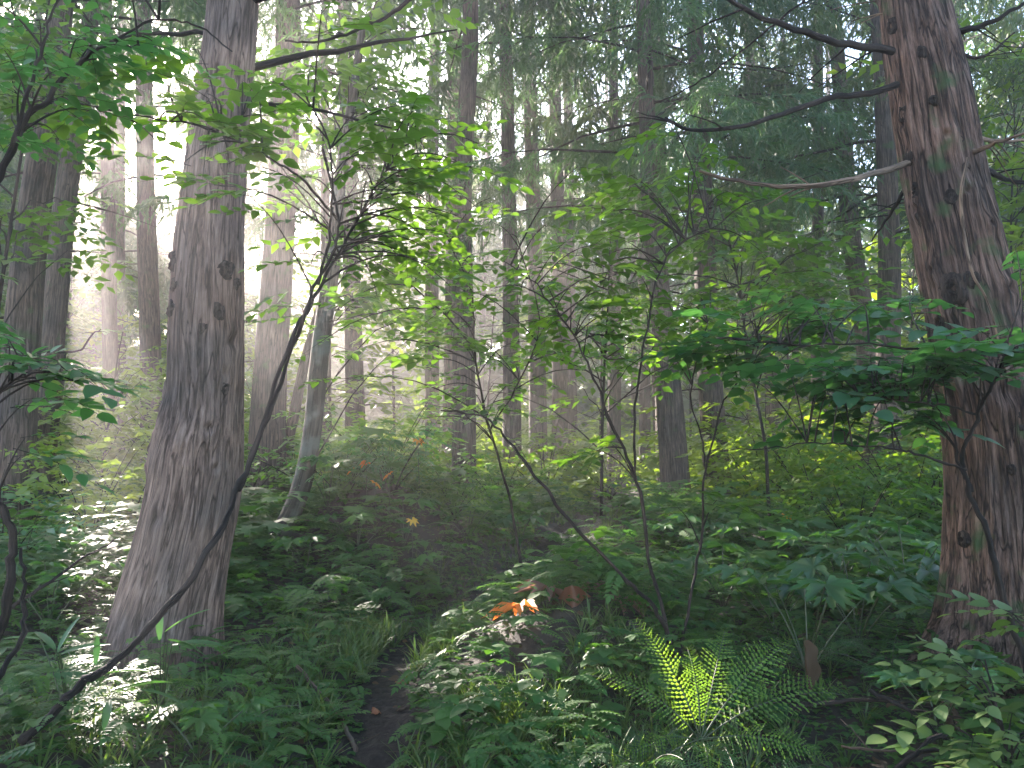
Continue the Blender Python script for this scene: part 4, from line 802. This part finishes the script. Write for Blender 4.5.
# ------------------------------------------------------------------ ground layers
def scatter(n, y0, y1, power=1.0, m=1.15, extra=2.0):
    u = rng.random(n); y = y0+(y1-y0)*u**power; x = (rng.random(n)*2-1)*(y*.67*m+extra); return x, y
def herbs():
    tri = merge([(OVW, frames(a, R_(-6), 0, s), (0, 0, 0)) for a, s in ((0, 1), (R_(95), .85), (R_(-95), .85), (R_(165), .6), (R_(-165), .6))])
    trl = merge([(LOW, frames(a, R_(-6), 0, s), (0, 0, 0)) for a, s in ((0, 1), (R_(85), .9), (R_(-85), .9), (R_(150), .7), (R_(-150), .7))])
    pin = merge([(LO, frames(s*R_(60-20*t), R_(-5), 0, .34*(1-.5*t)), (0, t, .25*t-.35*t*t)) for t in np.linspace(.15, .9, 7) for s in (-1, 1)]+[(LO, frames(0, R_(-20), 0, .25), (0, .95, -.05))])
    g = Geo()
    def lay(tp, n, y0, y1, s0, s1, h0, h1, power=1., clump=.0, dmin=.03, tw=.15, freq=1.1, seed=0):
        x, y = scatter(n, y0, y1, power); d = path_d(x, y); nz = fbm(np.stack([x*freq, y*freq, 0*x+seed], -1), 3)
        k = (d > dmin) & (nz > clump) & (np.hypot(x-.87, y-3.65) > (.42 if h1 > .1 else .1)) & ((h1 < .1) | ((np.hypot(x-.35, y-4.85) > .22) & (np.hypot(x-1.5, y-3.3) > .38) & (np.hypot(x-1.6, y-4.0) > .2))); x, y, nz = x[k], y[k], nz[k]; n = len(x)
        hh = rng.uniform(h0, h1, n)*(.5+1.1*nz)*np.clip(.35+d[k]*1.5, .35, 1)
        z = hgt(x, y)+hh; F = frames(rng.uniform(0, 6.28, n), rng.normal(-.05, tw, n), rng.normal(0, tw, n), rng.uniform(s0, s1, n)*(.6+.7*nz))
        g.inst(tp, F, np.stack([x, y, z], -1), np.clip(nz+rng.normal(0, .2, n), 0, 1))
    lay(tri, 11000, 2.2, 9, .036, .075, .02, .18, 1.0, .40, seed=1, freq=1.6)
    lay(tri, 3400, 2.2, 8, .07, .12, .10, .36, 1.0, .50, seed=2, dmin=.15, freq=1.3)
    lay(pin, 12000, 2.2, 10, .09, .20, .03, .24, 1.0, .38, seed=3)
    lay(pin, 3500, 2.6, 9, .20, .34, .10, .34, 1.0, .48, seed=33, dmin=.12)
    lay(trl, 15000, 6, 17, .08, .14, .03, .34, .9, .38, seed=4, dmin=.12)
    lay(pin, 9000, 7, 17, .16, .34, .05, .40, .9, .42, seed=5, dmin=.16)
    lay(PALM_LO, 4200, 6.2, 18, .18, .40, .20, .65, 1.0, .42, seed=6, dmin=.40, freq=.7)
    lay(tri, 4200, 5.5, 14, .09, .17, .10, .50, 1.0, .46, seed=12, dmin=.25)
    # tiny creeping leaves that carpet everything
    lay(trl, 26000, 2.2, 9, .018, .038, .005, .06, .9, .30, dmin=-.03, seed=8)
    lay(trl, 5000, 2.2, 7, .02, .035, .004, .03, 1., .36, dmin=-.12, seed=9)
    g.build('ground_cover', M['herb'], kind='stuff')
herbs()
def undergrowth():
    g = Geo(); n = 60000; x, y = scatter(n, 14, 50, 1.0, 1.25, 4); nz = fbm(np.stack([x*.35, y*.35, 0*x+5], -1), 3); k = (nz > .36) & (path_d(x, y) > .35)
    x, y, nz = x[k], y[k], nz[k]; n = len(x); H = np.clip((nz-.34)*6, .15, 2.4)
    z = hgt(x, y)+H*rng.random(n)**.6; T = np.stack([x, y, z], -1)
    pick = rng.integers(0, 3, n); F = frames(rng.uniform(0, 6.28, n), rng.normal(0, .3, n), rng.normal(0, .3, n), rng.uniform(.3, .62, n)*(y/30)**.4)
    cl = merge([(LOW, frames(a, .1, .1, .5), (.0, .0, 0)) for a in (0, 2.1, 4.2)])
    g.inst(cl, F, T, nz)
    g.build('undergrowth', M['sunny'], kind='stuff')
undergrowth()
def grass():
    tuft = merge([(BLADE, frames(a, R_(t), 0, s), (math.sin(a)*.01, math.cos(a)*.01, 0)) for a, t, s in [(k*.9, 60+((k*37) % 25), .6+.1*((k*53) % 5)) for k in range(9)]])
    g = Geo(); x, y = scatter(34000, 2.4, 12, 1.0, .8, .3); d = path_d(x, y); nz = fbm(np.stack([x*1.5, y*1.5, 0*x+11], -1), 3)
    # grass follows the path edges and the mound
    mound = np.exp(-(((x-.3)/.9)**2+((y-5.0)/1.1)**2)); near = np.exp(-np.clip(d, 0, 9)/.55)
    k = (d > .0) & (rng.random(len(x)) < np.clip(near*.8+mound*.7, 0, 1)*np.clip((nz-.3)*4, 0, 1)); x, y = x[k], y[k]; n = len(x)
    g.inst(tuft, frames(rng.uniform(0, 6.28, n), rng.normal(0, .15, n), rng.normal(0, .15, n), rng.uniform(.07, .24, n)*np.where(y > 6, .6, 1)), np.stack([x, y, hgt(x, y)-.01], -1))
    g.build('grass', M['grass'], kind='stuff')
grass()
def litter():
    g = Geo(); x, y = scatter(5000, 2.2, 13); n = len(x); z = hgt(x, y)+.012
    g.inst(OVW, frames(rng.uniform(0, 6.28, n), rng.normal(0, .25, n), rng.normal(0, .3, n), rng.uniform(.03, .075, n)), np.stack([x, y, z], -1))
    n = 3000; x, y = scatter(n, 2.2, 10); z = hgt(x, y)+.01
    st = Tp([(-.012, 0, 0), (.012, 0, 0), (.008, 1, 0), (-.008, 1, 0)], [], [(0, 1, 2, 3)])
    g.inst(st, frames(rng.uniform(0, 6.28, n), rng.normal(0, .1, n), 0*x, rng.uniform(.05, .22, n)), np.stack([x, y, z], -1))
    g.build('leaf_litter', M['deadleaf'], kind='stuff')
litter()
def distant():
    """the wood that closes the view: one mass"""
    g = Geo(); r = np.random.default_rng(5); n = 34000; y = r.uniform(50, 88, n); x = (r.random(n)*2-1)*(y*.8+6); z = 1.5+22*r.random(n)**1.3
    nz = fbm(np.stack([x*.09, y*.09, z*.12], -1), 3); k = nz > .31+.006*z; k &= open_air(np.stack([x, y, z], -1), .1)
    x, y, z, nz = x[k], y[k], z[k], nz[k]; n = len(x)
    cl = merge([(LOW, frames(a, -.5, .2, .8), (.0, .0, -.1*i)) for i, a in enumerate((0, 1.3, 2.6, 3.9, 5.1))])
    g.inst(cl, frames(r.uniform(0, 6.28, n), r.normal(-.2, .5, n), r.normal(0, .5, n), r.uniform(.5, 1.3, n)), np.stack([x, y, z], -1), nz)
    n = 16000; y = r.uniform(52, 80, n); x = (r.random(n)*2-1)*(y*.8+6); z = 1+8*r.random(n)
    nz = fbm(np.stack([x*.12, y*.12, z*.2+4], -1), 3); k = nz > .36; n = k.sum()
    g.inst(cl, frames(r.uniform(0, 6.28, n), r.normal(-.2, .5, n), r.normal(0, .5, n), r.uniform(.4, 1.1, n)), np.stack([x, y, z], -1)[k], nz[k])
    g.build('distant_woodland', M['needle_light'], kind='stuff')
distant()

# ------------------------------------------------------------------ single coloured leaves and fallen wood
def one_leaf(name, label, tp, loc, yaw, tilt, roll, s, mname, cat='leaf', stem_to=None, group=None):
    root = thing(name, label, cat, loc, group); g = Geo(); g.inst(tp, frames([R_(yaw)], [R_(tilt)], [R_(roll)], [s]), [loc]); g.build('blade', M[mname], root)
    if stem_to is not None:
        g = Geo(); t = np.linspace(0, 1, 6)[:, None]; p = np.array(stem_to)+(np.array(loc)-stem_to)*t; g.tube(p, np.linspace(.005, .003, 6), 5); g.build('stem', M['greenstem'], root)
def withered(w=.34, seed=0, fold=1.1):
    n, k = 12, 10; t = np.linspace(0, 1, n)[:, None]; u = np.linspace(-1, 1, k)[None]
    p = np.stack([u*1.7+0*t+seed*7, t*4+0*u, 0*t*u+seed], -1); nz = fbm(p, 3)-.45; n2 = fbm(p*2.3+9, 3)-.45
    W = w*np.sin(np.pi*np.clip(.10+.86*t, 0, 1))**.8*(1+.9*(fbm(np.stack([t*5+seed+0*u, np.sign(u)+0*t, 0*t*u], -1), 2)-.4))
    X = u*W*.5+nz*.12; Y = t+.10*nz; Z = -np.abs(u)*W*fold+.20*n2-.12*t*t
    i = np.arange(n-1)[:, None]*k+np.arange(k-1)[None]
    return Tp(np.stack([X+0*Y, Y+0*X, Z], -1).reshape(-1, 3), [], np.stack([i, i+1, i+k+1, i+k], -1).reshape(-1, 4))
def curl(tp, k=.8, wr=.25):
    v = tp.v.copy(); v = np.stack([v[:, 0]*(1-.15*k*abs(v[:, 1])), v[:, 1], v[:, 2]-k*(v[:, 0]**2)-k*.35*v[:, 1]**2+wr*.1*np.sin(v[:, 0]*17+v[:, 1]*9)], -1); return Tp(v, tp.t, tp.q)
one_leaf('withered_leaf', 'glowing orange leaf catching the sun on the mound beside the path', curl(PALM, .5), P(520, 604, 5.0), 95, -4, 14, .40, 'orange', stem_to=Gpx(540, 5.3))
one_leaf('withered_leaf', 'mauve-brown broad leaf arched above the orange leaf', curl(PALM, .9), P(548, 586, 5.2), 60, 12, 10, .38, 'mauve', stem_to=Gpx(560, 5.5))
one_leaf('withered_leaf', 'rust-brown leaf hanging folded right of the orange leaf', withered(.8, 5, .8), P(572, 585, 5.1), 180, -72, 10, .32, 'rust', stem_to=Gpx(572, 5.5))
one_leaf('withered_leaf', 'dull reddish-brown broad leaf furthest right of the coloured group', curl(PALM, .8), P(622, 598, 5.2), -60, 4, 0, .40, 'mauve', stem_to=Gpx(620, 5.5))
one_leaf('withered_leaf', 'small mauve leaf lying above the rust-brown hanging leaf', curl(PALM, .8), P(592, 584, 5.5), -80, 5, 0, .26, 'mauve', stem_to=Gpx(592, 5.7))
one_leaf('withered_leaf', 'tan shrivelled leaf hanging straight down under the broad lobed plant', withered(.30, 3, 1.5), P(804, 640, 4.3), 180, -84, 35, .27, 'deadleaf', stem_to=Gpx(800, 4.4))
one_leaf('withered_leaf', 'brown curled frond leaf right of the fallen twigs', curl(FR_LO, .2), P(940, 690, 3.8), 190, -60, 10, .24, 'deadleaf')
for px, py_, y, s, yaw, lab in [(832, 745, 3.35, .13, 40, 'left one of the tan leaves lying at the lower right edge'), (855, 752, 3.3, .12, 160, 'tan curled leaf lying second from the left at the lower right edge'), (872, 742, 3.5, .13, 80, 'tan leaf lying under the fallen twigs at lower right'),
                       (384, 738, 4.4, .06, 30, 'small orange-brown leaf lying on the muddy path'), (410, 690, 4.9, .05, 120, 'small brown leaf on the path edge above the first'), (860, 765, 3.1, .14, 10, 'pale tan leaf cut by the bottom edge at lower right')]:
    b = Gpx(px, y)
    one_leaf('dead_leaf', lab, withered(.6, yaw, .5), b+np.array([0, 0, .07 if s > .1 else .03]), yaw, 8, 5, s*1.6, 'deadleaf' if s > .1 else 'rust')
for px, py, y, lab in [(366, 462, 8.4, 'orange autumn leaf high on a stalk above the bank'), (375, 483, 8.3, 'yellow-orange autumn leaf just below the orange one'), (352, 470, 8.6, 'reddish autumn leaf leftmost of the small group above the bank'), (412, 520, 7.6, 'orange leaf lower down on the dark bank'), (787, 515, 9.5, 'orange leaf in the sunlit undergrowth right of the mist-lit trunk'), (389, 474, 8.2, 'pale yellow autumn leaf rightmost of the small group above the bank'), (418, 440, 8.6, 'yellowish leaf standing highest right of the small autumn group')]:
    one_leaf('autumn_leaf', lab, PALM, P(px, py, y), rng.uniform(0, 360), -38, 10, rng.uniform(.12, .18), 'autumn', group='autumn leaves among the green', stem_to=Gpx(px+3, y))
def stick(name, label, rows, r0, r1, mname='deadwood', twigs=0, cat='branch'):
    pts = smooth(to_points(rows), 5); pts += rng.normal(0, .004, pts.shape); root = thing(name, label, cat, pts[0]); g = Geo(); g.tube(pts, np.linspace(r0, r1, len(pts)), 8); g.build('stem', M[mname], root)
    for _ in range(twigs):
        i = rng.integers(3, len(pts)-2); l = limb(pts[i], rng.uniform(0, 6.28), rng.uniform(.1, .35), rng.uniform(-.1, .5), .1, 6, .1); g = Geo(); g.tube(l, np.linspace(r1, .0015, 6), 5); g.build('twig', M[mname], root)
stick('fallen_branch', 'curved pale bare root or branch at the left verge of the path', [(295, 665, 4.6), (318, 690, 4.4), (340, 720, 4.2), (352, 740, 4.05), (358, 760, 3.95)], .010, .014)
stick('fallen_branch', 'bent reddish stick lying over the mound beside the path', [(515, 688, 4.7), (518, 705, 4.6), (535, 725, 4.5), (560, 750, 4.35), (575, 762, 4.25)], .011, .008, cat='branch')
stick('fallen_branch', 'long brown fallen branch lying across the lower right', [(790, 708, 3.9), (830, 702, 3.9), (880, 700, 3.9), (920, 705, 3.85), (965, 722, 3.8)], .012, .006, 'twig', 3)
stick('fallen_branch', 'dark fallen branch slanting down at the lower right corner', [(870, 690, 3.8), (910, 712, 3.7), (940, 735, 3.6), (975, 750, 3.5)], .012, .006, 'twig', 3)
stick('fallen_branch', 'thick dark stick crossing the bottom right of the picture', [(890, 775, 3.3), (925, 745, 3.4), (950, 730, 3.5)], .014, .01, 'twig', 1)
stick('fallen_branch', 'thin tan twig near the bottom right edge', [(840, 745, 3.5), (890, 752, 3.45), (950, 750, 3.45), (975, 748, 3.45)], .006, .004, 'deadwood', 1)
stick('dead_branch', 'dark broken branch slanting up among the leaves left of the flared base', [(10, 608, 4.5), (45, 585, 4.6), (80, 560, 4.8), (115, 540, 5.0)], .012, .005, 'twig', 4)
stick('dead_branch', 'bare crooked twig sticking out right of the far left trunk', [(40, 350, 8.9), (60, 352, 8.6), (80, 350, 8.4), (92, 335, 8.3), (100, 330, 8.2)], .016, .006, 'twig', 3)
stick('hanging_branch', 'thin bare branch crossing diagonally down from the top right of centre', [(815, -10, 4.6), (790, 12, 4.6), (755, 40, 4.7), (715, 70, 4.8), (684, 90, 4.9), (655, 104, 5.0)], .008, .004, 'twig', 3)
stick('hanging_branch', 'dark bare branch curving in from the top edge left of centre', [(415, -6, 5.2), (395, 12, 5.2), (370, 25, 5.2), (340, 36, 5.2), (315, 42, 5.2), (285, 40, 5.2)], .016, .006, 'twig', 3)
for o in bpy.data.objects:
    if '_o' in o: del o['_o']
